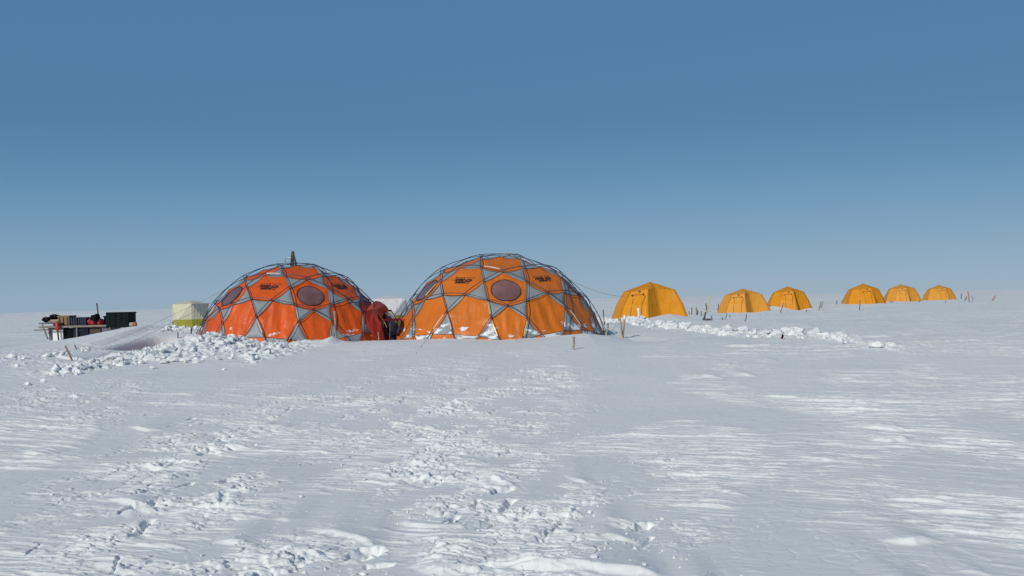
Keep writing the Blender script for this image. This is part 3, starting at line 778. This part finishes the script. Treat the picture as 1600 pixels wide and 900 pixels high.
secB = dens(np.array([at(598, 536, 25.8), at(591, 512, 26.0), at(583, 488, 26.4), at(585, 477, 27.0), at(592, 478, 27.9), at(602, 500, 28.6), at(608, 536, 28.8)])-rl1)
secC = dens(np.array([at(603, 536, 25.9), at(597, 513, 26.0), at(593, 490, 26.3), at(596, 480, 27.0), at(600, 482, 27.8), at(606, 505, 28.4), at(611, 536, 28.6)])-rl1)
fold_ = np.array([[0, .05*(-1)**i, .0] for i in range(14)])
loft(bm, [secA, secA*.66+secB*.34+fold_*.8, secA*.33+secB*.67-fold_*.9, secB+fold_*.5, secC])
for f in bm.faces: f.smooth = False
ent = obj('entrance_tunnel', bm, M['shaded_red'], root1)
sm = ent.modifiers.new('thick', 'SOLIDIFY'); sm.thickness = .012
bm = bmesh.new()                                               # rolled hood over the doorway
hp = [(573, 485.5), (577, 478), (583, 473), (590, 474.5), (597, 479), (599.8, 484), (596, 487.5), (591.5, 489.5), (588.5, 496), (580.5, 491)]
fr_ = [at(x, y, 25.75+.12*(i % 2))-rl1 for i, (x, y) in enumerate(hp)]
cf = [at(583, 483, 25.55)-rl1, at(591, 482, 25.6)-rl1]
vf = [bm.verts.new(p) for p in fr_]; vm = [bm.verts.new(p+np.array([.03, .30, .05])) for p in fr_]; vb = [bm.verts.new(p+np.array([.04, .75, -.02])) for p in fr_]
c1_, c2_ = bm.verts.new(cf[0]), bm.verts.new(cf[1])
own = [0, 0, 0, 1, 1, 1, 1, 1, 0, 0]; n_ = len(hp); cc_ = (c1_, c2_)
for i in range(n_):
    j = (i+1) % n_
    bm.faces.new((vf[i], vf[j], cc_[own[i]]))
    if own[i] != own[j]: bm.faces.new((vf[j], cc_[own[j]], cc_[own[i]]))
    bm.faces.new((vf[i], vf[j], vm[j], vm[i])); bm.faces.new((vm[i], vm[j], vb[j], vb[i]))
bm.faces.new(vb)
obj('rolled_hood', bm, M['red'], ent)
bm = bmesh.new(); P = pl([(592, 489), (594, 494), (598, 499), (602, 506), (605, 512)], 25.95); tube(bm, P, .009, 6); obj('yellow_edging', bm, M['yelltrim'], ent)
bm = bmesh.new()                                               # dark solid in place of the shaded opening inside the doorway
F_ = pl([(600, 506), (604, 516), (606.5, 518), (607.5, 534), (601, 534), (598, 521)], 26.6); B_ = pl([(600, 506), (604, 516), (606.5, 518), (607.5, 534), (601, 534), (598, 521)], 27.2)
vf = [bm.verts.new(p) for p in F_]; vb = [bm.verts.new(p) for p in B_]; bm.faces.new(vf); bm.faces.new(vb[::-1])
for i in range(6): bm.faces.new((vf[i], vf[(i+1) % 6], vb[(i+1) % 6], vb[i]))
obj('doorway_shade', bm, M['maroon'], ent)

# grey tunnel shelter between the two domes
gp = at(612, 531, 29.5); gr = empty('tunnel_shelter', gp, 'low dark grey cloth shelter between the two dome tents, under a red strap', 'shelter')
bm = bmesh.new()
Pa = dens(np.array([at(594, 540, 28.9), at(596, 500, 28.9), at(599, 485, 28.9), at(612, 485, 28.9), at(618, 497, 28.9), at(632, 540, 28.9)])-gp, 16)
Pb = Pa+np.array([-.22, 1.2, -.05]); loft(bm, [Pa, (Pa+Pb)/2-np.array([0, 0, .04]), Pb])
fr = [bm.verts.new(p+np.array([0, .02, -.01])) for p in Pa]; bm.faces.new(fr); bk = [bm.verts.new(p) for p in Pb]; bm.faces.new(bk)
obj('cloth_shell', bm, M['dgrey'], gr)
bm = bmesh.new(); tube(bm, Pa+np.array([0, -.015, .01]), .012, 5); obj('seam_tape', bm, M['seam'], gr)
bm = bmesh.new(); A_ = at(592, 499.5, 26.4); B_ = at(628, 499.5, 26.9); c_ = (A_+B_)/2
L_ = np.linalg.norm(B_-A_); add_box(bm, (0, 0, 0), (L_, .02, .055), Matrix.Rotation(-.015, 3, 'Y')); rb = obj('strap', bm, M['redbar']); rb.location = [float(v) for v in c_]
tag(rb, 'bright red horizontal strap stretched between the two dome tents', 'strap')

# ------------------------------------------------------------------ pop-up tents, cream above and lime below
def make_popup(top_m):
    root = empty('pop_up_tent', (0, 0, 0), '', 'pop-up tent', 'square pop-up tents with lime skirts')
    a, H, zs = .60, 1.95, 1.30                                   # half width, eaves, colour change
    B = [(-a, -a), (a, -a), (a, a), (-a, a)]; N = 10
    for part_, mt_ in (('upper_walls', top_m), ('lower_walls', M['lime'])):
        bm = bmesh.new()
        for k_ in range(4):
            p, q = Vector(B[k_]), Vector(B[(k_+1) % 4]); nn = Vector(((q-p).y, -(q-p).x)).normalized()
            g = {}
            za, zb = (zs, H) if part_ == 'upper_walls' else (0, zs)
            for i in range(N+1):
                for j in range(N+1):
                    s = i/N; z = za+(zb-za)*j/N; t = z/H
                    # four flat facets meeting at a hub pushed outwards
                    d = 1-max(abs(s-.5), abs(t-.62)*1.3)*2; e = max(0, d)*.36
                    pin = .10*abs(t-.62)
                    w_ = p.lerp(q, s)*(1+.06*(t > .62)*(t-.62)*2); w_ = w_+nn*(e-pin*.2)
                    g[i, j] = bm.verts.new((w_.x, w_.y, z))
            for i in range(N):
                for j in range(N): bm.faces.new((g[i, j], g[i+1, j], g[i+1, j+1], g[i, j+1]))
        obj(part_, bm, mt_, root)
    bm = bmesh.new(); g = {}
    for i in range(N+1):
        for j in range(N+1):
            s, t = i/N*2-1, j/N*2-1; d = 1-max(abs(s), abs(t))
            g[i, j] = bm.verts.new((s*a*1.045, t*a*1.045, H-.004+.15*d))
    for i in range(N):
        for j in range(N): bm.faces.new((g[i, j], g[i+1, j], g[i+1, j+1], g[i, j+1]))
    obj('roof', bm, top_m, root)
    for k_ in range(4):                                            # X of seams on each wall
        p, q = Vector(B[k_]), Vector(B[(k_+1) % 4]); nn = Vector(((q-p).y, -(q-p).x)).normalized(); hub = p.lerp(q, .5)+nn*.37; hz = H*.62
        bm = bmesh.new()
        for c, z in ((p, .02), (q, .02), (p*1.045, H), (q*1.045, H)):
            tube(bm, [(c.x+nn.x*.01, c.y+nn.y*.01, z), (hub.x, hub.y, hz)], .004, 4)
        vs = ball(bm, (hub.x, hub.y, hz), .018)
        obj('rod_cross', bm, M['dgrey'], root)
    return root
p1 = make_popup(M['cream']); q = at(298, 512, 36.5); k = 49/1600*36.5/1.32
p1.location = (q[0], q[1], at(298, 474, 36.5)[2]-1.97*k*1.0); p1.scale = (k*.84, k*.84, k); p1.rotation_euler.z = R_(-24)
p1['label'] = 'cream square pop-up tent with lime lower half, left of the red-orange dome tent'
p2 = make_popup(M['lit_cream']); q = at(606, 500, 36.5); k = 52/1600*36.5/1.32
p2.location = (q[0], q[1], at(606, 466, 36.5)[2]-1.97*k); p2.scale = (k, k, k); p2.rotation_euler.z = R_(14)
p2['label'] = 'white-lit square pop-up tent with lime lower half, behind the gap between two dome tents'

# ------------------------------------------------------------------ yellow sleeping tents
def make_tent(cloth):
    root = empty('sleeping_tent', (0, 0, 0), '', 'tent', 'yellow tents in a row')
    base = [(-1.45, -.35), (-1.02, -1.15), (.06, -1.55), (.46, -.78), (1.44, -.50), (1.28, .85), (.1, 1.4), (-1.2, .95)]
    shl = [(-.96, -.22, 1.04), (-.64, -.74, 1.03), (.02, -.98, 1.10), (.26, -.46, 1.16), (.95, -.30, 1.06), (.80, .55, 1.04), (.05, .88, 1.04), (-.76, .58, 1.04)]
    mid = [(b[0]*.5+s[0]*.5+.025*b[0], b[1]*.5+s[1]*.5+.025*b[1], .52) for b, s in zip(base, shl)]
    apex = (0, 0, 1.40); N = 8
    bm = bmesh.new(); rng = np.random.RandomState(3)
    def quad(a, b, c, d, sag):                                     # a,b lower, d,c upper
        a, b, c, d = [np.array(v, float) for v in (a, b, c, d)]; n_ = np.cross(b-a, d-a); n_ = n_/np.linalg.norm(n_); g = {}
        for i in range(N+1):
            for j in range(N+1):
                s, t = i/N, j/N; p = (a*(1-s)+b*s)*(1-t)+(d*(1-s)+c*s)*t
                p = p-n_*(sag*16*s*(1-s)*t*(1-t)+.010*math.sin(s*22+t*4)*(1-t)*4*s*(1-s)); g[i, j] = bm.verts.new(p)
        for i in range(N):
            for j in range(N):
                f = bm.faces.new((g[i, j], g[i+1, j], g[i+1, j+1], g[i, j+1])); f.smooth = True
    n = 8
    for k in range(n):
        k2 = (k+1) % n; sg = (.03, .03, .015, .05, .035, .04, .04, .04)[k]
        quad((*base[k], -.1), (*base[k2], -.1), mid[k2], mid[k], sg*.5)
        quad(mid[k], mid[k2], shl[k2], shl[k], sg)
        quad(shl[k], shl[k2], apex, apex, -.028)
    bmesh.ops.remove_doubles(bm, verts=bm.verts, dist=.001)
    obj('fly', bm, cloth, root)
    for ks in ((0, 4), (1, 5), (3, 7)):
        bm = bmesh.new(); P = []
        for k, rev in ((ks[0], 0), (ks[1], 1)):
            seg = [(*base[k], -.1), mid[k], shl[k]]; seg = [(x*1.008, y*1.008, z+.006) for x, y, z in seg]
            P += (seg+[(0, 0, 1.408)]) if not rev else seg[::-1]
        tube(bm, P, .008, 5); obj('pole_sleeve', bm, M['sleeve'], root)
    def onface(a, b, s, t, lower=True):                            # point on the front faces
        A_, B_ = (mid[a], mid[b]); C_, D2_ = (shl[a], shl[b])
        lo = np.array(A_)*(1-s)+np.array(B_)*s; hi = np.array(C_)*(1-s)+np.array(D2_)*s
        return lo*(1-t)+hi*t+np.array([-.006, -.03, 0])
    bm = bmesh.new(); tube(bm, [onface(1, 2, .15, .72), onface(1, 2, .5, .75), onface(1, 2, .85, .72)], .010, 4); obj('storm_flap', bm, M['sleeve'], root)
    for s in (.2, .8):
        bm = bmesh.new(); vs = ball(bm, (0, 0, 0), .035, 0, 1)
        p = onface(1, 2, s, .70)
        for v in vs: v.co = Vector((v.co.x, v.co.y*.4, v.co.z*1.3))+Vector(p)
        obj('toggle', bm, M['toggle'], root)
    bm = bmesh.new(); p = onface(1, 2, .55, .95); add_box(bm, p, (.09, .02, .06), Matrix.Rotation(.4, 3, 'Y')); obj('badge', bm, M['purple'], root)
    bm = bmesh.new(); tube(bm, [onface(1, 2, .9, .6), onface(1, 2, .78, .1), np.array([-.18, -1.42, .02])], .009, 4)
    obj('door_zip', bm, M['zip'], root)
    bm = bmesh.new(); tube(bm, [onface(1, 2, .3, .5), np.array([-.62, -1.28, .02])], .006, 4); obj('tie', bm, M['zip'], root)
    return root
def copy_tree(o, parent=None):
    c = o.copy(); COL.objects.link(c); c.parent = parent
    for ch in list(o.children): copy_tree(ch, c)
    return c
tA = make_tent(M['yellow']); tB = make_tent(M['yellow_pale'])
ykinds = [(959, 1079, 497, 442, 39.0, -15, tA, 'largest yellow tent, beside the big orange dome tent, with a white tube before it'),
          (1123, 1205, 489, 452, 57, -10, tB, 'second yellow tent along the row, low and wide with pegs standing before it'),
          (1199, 1268, 483, 448.5, 64, 5, None, 'third yellow tent along the row, close behind the low wide one on a white plinth'),
          (1319, 1385, 478.5, 444, 68, 13, None, 'deep yellow tent in the middle of the far group, fourth along the row'),
          (1383, 1439, 471.5, 445, 80, 2, tB, 'small pale yellow tent, fifth along the row'),
          (1445, 1495, 470.5, 446, 92, 10, tB, 'smallest yellow tent, at the right end of the row')]
first = {tA: True, tB: True}
for x0, x1, yb, yt, Y, rz, src, lab in ykinds:
    src = src or tA
    o = src if first[src] else copy_tree(src); first[src] = False
    b = at((x0+x1)/2, yb, Y); sc = (x1-x0)/1600*Y/2.87; h = (at((x0+x1)/2, yt, Y)-b)[2]/1.40
    o.location = (b[0], b[1]+.3, b[2]+.03); o.scale = (sc, sc, h); o.rotation_euler.z = R_(rz)
    o['label'] = lab

# ------------------------------------------------------------------ stakes, canes and cords
def stake(top, bot, w, mt, label, name='stake', cat='stake', group='marker stakes in the snow', Y=None, cap=None):
    b = at(bot[0], bot[1], Y) if Y else hit(*bot); Y_ = b[1]; t = at(top[0], top[1], Y_-.02)
    rt = empty(name, b, label, cat, group) if cap else None
    bm = bmesh.new(); rad = max(w/1600*Y_/2, .004); v = t-b; n = 7; pts = []; rads = []
    for i in range(n+1):
        s = i/n*1.0; pts.append(v*(s*1.0-(.12/np.linalg.norm(v))*(1-s))+np.array([math.sin(i*1.7)*rad*.25, 0, 0])); rads.append(rad*(1+(.12 if i % 2 else -.05)))
    tube(bm, pts, rads, 7)
    if cap:
        obj('shaft', bm, M[mt], rt); bm = bmesh.new()
        vs = ball(bm, v, rad*cap[0], 0, 2)
        for q_ in vs: q_.co.z = v[2]+(q_.co.z-v[2])*cap[2]
        obj('top', bm, M[cap[1]], rt, True); return rt
    o = obj(name, bm, M[mt]); o.location = [float(c) for c in b]; return tag(o, label, cat, group)
ST = [((102, 540), (114, 565), 2.6, 'redwood', 'leaning reddish-brown stake in the open snow below the cargo table'),
      ((116.5, 539), (119.5, 546), 1.8, 'redwood', 'tiny reddish stake tip just above the leaning reddish-brown stake'),
      ((269.5, 503), (271.5, 510), 1.6, 'darkwood', 'small dark stake tip on the bank left of the cream pop-up tent'),
      ((278, 519), (278, 529), 1.8, 'greywood', 'short grey stake on the snow mound below the cream pop-up tent'),
      ((299.5, 512), (298.5, 523), 2.0, 'darkwood', 'short dark stake where the cream pop-up tent meets the red-orange dome tent'),
      ((421, 545), (424, 555), 2.4, 'bamboo', 'short tan stake stub in front of the red-orange dome tent, snow lump at its foot'),
      ((455.5, 530), (456, 538), 1.4, 'redwood', 'thin short reddish peg before the middle of the red-orange dome tent'),
      ((716, 508), (717, 529), 3.0, 'bamboo', 'tan stake at the foot of the big orange dome tent, left of its middle'),
      ((806.5, 513), (806.5, 533), 1.4, 'bamboo', 'thin tan cane at the foot of the big orange dome, below its round window'),
      ((897, 526), (896, 546), 3.2, 'bamboo', 'pale tan stake in the snow before the right side of the big orange dome'),
      ((950.5, 505), (947, 524), 3.0, 'bamboo', 'tan stake leaning by the right foot of the big orange dome tent'),
      ((969, 495), (972.5, 527), 2.6, 'bamboo', 'left cane of the V-shaped pair right of the big orange dome tent'),
      ]
for s_ in ST: stake(*s_)
stake((523, 486), (524.5, 526), 2.6, 'bamboo', 'tall tan cane standing in front of the right part of the red-orange dome tent', Y=24.3)
stake((591, 519), (592, 534), 2.0, 'bamboo', 'short tan stake beside the shaded red entrance', Y=25.0)
stake((942.5, 484), (944, 502), 1.6, 'darkwood', 'dark twiggy cane just beyond the right edge of the big orange dome tent', Y=32)
stake((976, 496), (973.5, 527), 2.6, 'bamboo', 'right cane of the V-shaped pair beside the big orange dome, with a white top', cap=(1.9, 'white', 1.6))
stake((998, 482), (998, 502), 4.2, 'white', 'thick white plastic tube standing in front of the nearest yellow tent', 'marker_tube', 'tube', None, Y=35.5, cap=(1.02, 'white', .3))
stake((609, 503), (609, 535), 1.6, 'steel', 'thin silver post between the two dome tents', 'tent_post', 'post', None, Y=26.5)
peg = 'tan and grey pegs between the first two yellow tents'
PG = [((1076.5, 486), (1076.5, 493.5), 1.4, 'greywood', 'short grey peg, first to the right of the nearest yellow tent'),
      ((1081, 480.5), (1080.5, 493.5), 1.8, 'greywood', 'tallest grey peg of the row just right of the nearest yellow tent'),
      ((1088, 480), (1088.5, 494), 1.8, 'greywood', 'grey peg standing third in the row right of the nearest yellow tent'),
      ((1090.5, 484.5), (1089.5, 494), 1.4, 'darkwood', 'dark thin peg touching the third grey peg of the row'),
      ((1095.5, 486), (1096, 496), 1.5, 'greywood', 'grey peg left of the long yellow cane'),
      ((1103, 474), (1104.5, 487), 1.6, 'darkwood', 'dark twiggy stick crossing the long yellow cane'),
      ((1112, 493), (1112, 501), 1.8, 'greywood', 'short grey peg right of the foot of the long yellow cane'),
      ((1123, 475), (1121.5, 486), 1.3, 'darkwood', 'thin dark stick against the left foot of the low wide yellow tent'),
      ((1128.5, 496), (1128.5, 499.5), 1.4, 'darkwood', 'tiny dark peg tip between the short grey peg and the low wide yellow tent'),
      ((1136, 489.5), (1133.5, 499), 1.4, 'greywood', 'leaning grey peg in the snow below the left part of the low wide yellow tent'),
      ((1140.5, 492), (1139, 497.5), 1.1, 'greywood', 'thin short grey peg just right of the leaning grey peg'),
      ((1167, 491), (1164, 503.5), 1.9, 'greywood', 'leaning grey-brown stake below the middle of the low wide yellow tent'),
      ((1224, 474), (1219, 489.5), 1.5, 'greywood', 'leaning stake on the white plinth before the third yellow tent'),
      ((1204, 476), (1202, 484), 1.1, 'greywood', 'thin stick in the gap between the second and third yellow tents'),
      ((1261, 484), (1259, 488.5), 1.1, 'darkwood', 'tiny dark peg below the right foot of the third yellow tent'),
      ((1283, 471), (1279, 487), 1.5, 'greywood', 'longer leaning cane of the pair right of the third yellow tent'),
      ((1286.5, 471), (1283, 481), 1.3, 'greywood', 'shorter leaning cane of the pair right of the third yellow tent'),
      ((1307.5, 469), (1307.5, 477), 1.1, 'darkwood', 'thin dark stick left of the deep yellow tent'),
      ((1315.5, 468), (1315.5, 476), 1.0, 'greywood', 'thin grey stick touching the left foot of the deep yellow tent'),
      ((1344, 469), (1343, 486), 1.3, 'darkwood', 'dark cane standing before the door of the deep yellow tent'),
      ((1392, 470), (1392, 476), 1.0, 'greywood', 'left of two short pegs before the small pale yellow tent'),
      ((1395, 470), (1395, 476), 1.0, 'greywood', 'right of two short pegs before the small pale yellow tent'),
      ((1437.5, 469), (1435.5, 473.5), 1.0, 'darkwood', 'tiny peg at the right foot of the small pale yellow tent'),
      ((1478.5, 469.5), (1476.5, 474), 1.0, 'darkwood', 'tiny peg in front of the smallest yellow tent'),
      ((1502, 458.5), (1502, 467.5), 1.1, 'darkwood', 'first thin stick right of the smallest yellow tent'),
      ((1511, 463), (1507, 471.5), 1.1, 'darkwood', 'short leaning stick between the first thin stick and the tallest one at far right'),
      ((1512.5, 455.5), (1514.5, 472.5), 1.4, 'redwood', 'tallest stick of the cluster right of the smallest yellow tent'),
      ((1518, 462), (1520.5, 471), 1.0, 'greywood', 'faint thin stick just right of the tallest one at far right'),
      ((1555.5, 462), (1549.5, 471), 1.4, 'redwood', 'lone leaning stick nearest the right edge of the snow field')]
for top, bot, w_, mt_, lab in PG: stake(top, bot, w_, mt_, lab)
# long yellow cane with a dark wrapped foot
b = hit(1098.5, 500.5); t = at(1112.5, 460.5, b[1]-.02)
rt = empty('marker_cane', b, 'long leaning yellow bamboo cane with a dark foot, between the first two yellow tents', 'cane')
v = t-b; bm = bmesh.new(); tube(bm, [v*s+np.array([.03*math.sin(s*5), 0, 0]) for s in np.linspace(.3, 1, 9)], [.024-.003*(i % 2)-.001*i for i in range(9)], 7); obj('cane', bm, M['yellowcane'], rt)
bm = bmesh.new(); tube(bm, [v*-.06, v*.1+np.array([.02, 0, 0]), v*.2, v*.32], [.05, .036, .03, .028], 7); tube(bm, [v*.02, v*.02+np.array([.28, -.03, .02])], [.05, .02], 6); obj('dark_wrapping', bm, M['darkwood'], rt)
b = hit(1220.5, 531); t = at(1223.5, 524, b[1]); rt = empty('dropped_flag', b, 'small dark flag tip with a red foot, in the snow below the chunk row', 'flag')
bm = bmesh.new(); v = t-b; tube(bm, [v*-.2, v*.35], [.02, .02], 6); obj('foot', bm, M['redbar'], rt)
bm = bmesh.new(); add_box(bm, v*.68+np.array([.0, 0, 0]), (.045, .02, .09), Matrix.Rotation(.35, 3, 'Y'), .008); obj('flag_cloth', bm, M['black'], rt)

def cord(a, b, label, sag=.03, rad=.006):
    bm = bmesh.new(); a = np.array(a, float); b = np.array(b, float)
    rad = rad*.6; tube(bm, [(b-a)*s-np.array([0, 0, sag*4*s*(1-s)]) for s in np.linspace(0, 1, 15)], rad, 5)
    o = obj('guy_line', bm, M['rope']); o.location = a.tolist(); return tag(o, label, 'guy line', 'cords staying the dome tents')
def near(D, px, py, tilt=1.0):
    root, W, O, cor = D; uv, _ = project(W); k_ = np.where(GTH < 75)[0]; return W[k_[np.linalg.norm(uv[k_]-np.array([px, py]), axis=1).argmin()]]
A_ = near(D1, 345, 452)
cord(A_, hit(157, 541), 'upper of the two long cords running from the red-orange dome tent down to the left', .05)
cord(near(D1, 332, 468), hit(136, 565), 'lower of the two long cords running from the red-orange dome tent down to the left', .05)
cord(near(D2, 888, 433), at(975, 463, 37.5), 'cord running from the big orange dome tent across the sky to the nearest yellow tent', .12, .008)
cord(near(D2, 642, 474), at(598, 500, 27.5), 'cord crossing in front of the white-lit pop-up tent between the domes', .02)
cord(near(D2, 673, 520), hit(650, 552), 'short cord pegged in the snow at the left foot of the big orange dome tent', .01)
cord(near(D2, 884, 500), hit(895, 546), 'short cord from the big orange dome down to the pale tan stake at right', .01)

# ------------------------------------------------------------------ cargo table at the left
YC = 31.0; K = YC/1600
def cx_(px): return at(px, 500, YC)[0]
def cz_(px, py): return at(px, py, YC)[2]
def boxat(name, x0, x1, y0, y1, depth, mt, parent, dy=0, bev=.012, rel_=None, jit=0):
    xm, ym = (x0+x1)/2, (y0+y1)/2; c = at(xm, ym, YC)+np.array([0, dy+depth/2, 0]); bm = bmesh.new()
    o_ = np.array([0, 0, 0.]) if parent is None else np.array(parent.location)
    add_box(bm, c-o_ if parent is not None else (0, 0, 0), ((x1-x0)*K, depth, (y1-y0)*K), Matrix.Rotation(jit, 3, 'Y') if parent is None else None, bev)
    o = obj(name, bm, M[mt], parent)
    if parent is None: o.location = [float(v) for v in c]
    return o, c
tb = empty('cargo_table', at(110, 528, YC), 'long grey plank table at the left, loaded with crates and bags, half buried in snow', 'table')
boxat('plank_top', 60, 176, 508.6, 511.6, .85, 'plank', tb, 0, .006)
boxat('lower_rail', 53, 99, 514.6, 516, .05, 'darkwood', tb, -.02, .004)
boxat('front_rail', 60, 97, 504.2, 506, .06, 'darkwood', tb, .02, .004)
tl = np.array(tb.location)
for a, b_ in (((65, 505), (75, 530)), ((88, 506), (92, 534)), ((120, 511), (120, 540)), ((172, 511), (172, 540))):
    for dy in (.0, .75):
        bm = bmesh.new(); tube(bm, [at(*a, YC)+np.array([0, dy, 0])-tl, at(*b_, YC)+np.array([0, dy, 0])-tl], .022, 6); obj('leg', bm, M['plank'], tb)
def crate(x0, x1, y0, y1, depth, mt, label, dy=0, cat='crate', ribs=0, rib_m='stripe', lid=None, name='storage_crate', group='cargo on the table', edge=None, handle=False):
    c = at((x0+x1)/2, y1, YC)+np.array([0, dy+depth/2, 0]); rt = empty(name, c, label, cat, group)
    W_, H_ = (x1-x0)*K, (y1-y0)*K
    bm = bmesh.new(); add_box(bm, (0, 0, H_/2), (W_, depth, H_), None, min(.015, H_*.1)); obj('body', bm, M[mt], rt)
    if lid: bm = bmesh.new(); add_box(bm, (0, 0, H_+.006), (W_+.03, depth+.03, .04), None, .01); obj('lid', bm, M[lid], rt)
    if ribs:
        for i in range(ribs):
            x = -W_/2+(i+.5)*W_/ribs; bm = bmesh.new(); add_box(bm, (x, -depth/2-.006, H_*.48), (W_/ribs*.28, .018, H_*.86), None, .004); obj('rib', bm, M[rib_m], rt)
    if edge: bm = bmesh.new(); add_box(bm, (-W_/2-.002, 0, H_/2), (.03, depth+.012, H_*1.01), None, .006); obj('edge_strip', bm, M[edge], rt)
    if handle: bm = bmesh.new(); tube(bm, [(-W_*.3, -depth/2, H_*.72), (-W_*.3, -depth/2-.03, H_*.78), (W_*.3, -depth/2-.03, H_*.78), (W_*.3, -depth/2, H_*.72)], .010, 5); obj('handle', bm, M['stripe'], rt)
    return rt
crate(88, 106, 494.5, 508.4, .5, 'ply', 'tan plywood box on the table beside the black duffels', .1, ribs=3, rib_m='brown', lid='ply', name='plywood_box', cat='box')
crate(106, 120, 496, 508.4, .5, 'navy', 'navy ribbed crate on the table next to the plywood box', .05, ribs=4)
crate(120.6, 134, 495.8, 508.4, .5, 'navy', 'navy ribbed crate on the table next to the red bags', .05, ribs=4)
crate(156, 167, 495, 509, .5, 'black', 'black case on the table left of the big dark green crate', .3, lid='black', name='black_case', cat='case')
crate(167, 201.5, 489, 512, .62, 'bgreen', 'big dark green crate at the right end of the table, the tallest thing on it', -.02, ribs=4, rib_m='bgreen', lid='bgreen', edge='navy')
crate(97, 112, 513, 532, .5, 'black', 'black case with a teal edge under the left end of the table', .1, edge='teal', name='black_case', cat='case', group='cargo under the table')
crate(113, 137, 513, 531, .5, 'navy', 'navy case with a grey handle under the middle of the table', .06, handle=True, lid='navy', name='navy_case', cat='case', group='cargo under the table')
crate(138, 156, 512, 530, .5, 'brown', 'dark brown crate under the table below the red bags', .1, lid='brown', group='cargo under the table')
crate(157.5, 178, 512, 530, .5, 'lilac', 'lilac-grey bin under the table next to the big dark green crate', .08, lid='lilac', name='plastic_bin', cat='bin', group='cargo under the table')
crate(80.5, 96.5, 502.5, 514.4, .4, 'card', 'cardboard box at the left end of the table, on top of the white box', .12, lid='card', name='cardboard_box', cat='box')
crate(80, 96.8, 515, 533, .45, 'white', 'white box standing in the snow under the cardboard box', .1, lid='white', name='white_box', cat='box', group='cargo under the table')
crate(72, 79.6, 512, 532, .1, 'lilac', 'thin grey panel leaning left of the white box', .16, edge='white', name='leaning_panel', cat='panel', group='cargo under the table')
def bag(x0, x1, y0, y1, mt, label, dy=0, cat='bag', name='duffel_bag', seed=1, strap=True, group='bags on the table', tilt=0):
    c = at((x0+x1)/2, (y0+y1)/2, YC)+np.array([0, dy, 0]); rt = empty(name, c, label, cat, group); rng = np.random.RandomState(seed)
    bm = bmesh.new(); vs = bmesh.ops.create_icosphere(bm, subdivisions=3, radius=1)['verts']
    a, b_ = (x1-x0)*K/2, (y1-y0)*K/2
    for v in vs:
        p = v.co; k = 1+.10*math.sin(p.x*5+seed)+.07*math.sin(p.z*7+p.y*5+seed*2)
        s = lambda q_: math.copysign(abs(q_)**.92, q_)
        v.co = Vector((s(p.x)*a*k, s(p.y)*.18*k, s(p.z)*b_*k))
    bmesh.ops.rotate(bm, cent=(0, 0, 0), matrix=Matrix.Rotation(tilt, 3, 'Y'), verts=bm.verts)
    obj('body', bm, M[mt], rt, True)
    if strap: bm = bmesh.new(); tube(bm, [(-a*.5, -.17, -b_*.4), (-a*.3, -.2, b_*.6), (a*.1, -.16, b_*1.15), (a*.4, -.2, b_*.5), (a*.55, -.17, -b_*.4)], .010, 5); obj('strap', bm, M['stripe'], rt)
    return rt
bag(60, 76, 495.5, 503.8, 'black', 'black duffel bag hanging over the left end of the table', .25, seed=2, tilt=.1)
bag(70, 88, 491.5, 499.5, 'black', 'black bag on top of the heap at the left end of the table', .3, seed=3, tilt=.05)
boxat_o, c_ = boxat('folded_tarp', 66, 88, 499.5, 504, .4, 'card', None, .15, .02); tag(boxat_o, 'folded tan tarp under the black bags at the left end of the table', 'tarp')
bag(134, 149, 497.5, 508.6, 'redbag', 'bright red bag on the table left of the round black one', .2, seed=5)
bag(147, 159.5, 498, 508.8, 'redbag', 'bright red bag on the table right of the round black one', .22, seed=8)
bag(141, 154, 490.5, 503.5, 'black', 'round black bag on top of the two red bags', .1, seed=6, strap=False)
# strut, antenna pole, canister
bm = bmesh.new(); b = at(92, 532, YC-.1); v = at(88.5, 502, YC-.1)-b; tube(bm, [v*-.05, v*.5], .020, 6)
rt = empty('snow_probe', b, 'pole with a red upper half leaning against the white box', 'pole'); obj('shaft', bm, M['darkwood'], rt)
bm = bmesh.new(); tube(bm, [v*.5, v*1.0], .045, 7); obj('red_grip', bm, M['redbar'], rt)
b = at(154, 497, YC+.5); t = at(151.4, 475, YC+.5); rt = empty('aerial_pole', b, 'dark pole sticking up behind the round black bag', 'pole')
bm = bmesh.new(); tube(bm, [(t-b)*-1.2, t-b], [.026, .02], 7); obj('mast', bm, M['darkwood'], rt)
bm = bmesh.new(); ball(bm, t-b, .026, 0, 2); obj('tip', bm, M['black'], rt, True)
c0 = at(202.5, 507, YC); c1 = at(213.5, 506.6, YC); rt = empty('gas_canister', c0, 'small pale canister with an orange end lying right of the big dark green crate', 'canister'); v = c1-c0
bm = bmesh.new(); tube(bm, [v*0, v*.08, v*.75], [.04, .065, .065], 12); obj('body', bm, M['card'], rt)
bm = bmesh.new(); tube(bm, [v*.76, v*.97, v], [.068, .068, .05], 12); obj('end_cap', bm, M['orangecap'], rt)
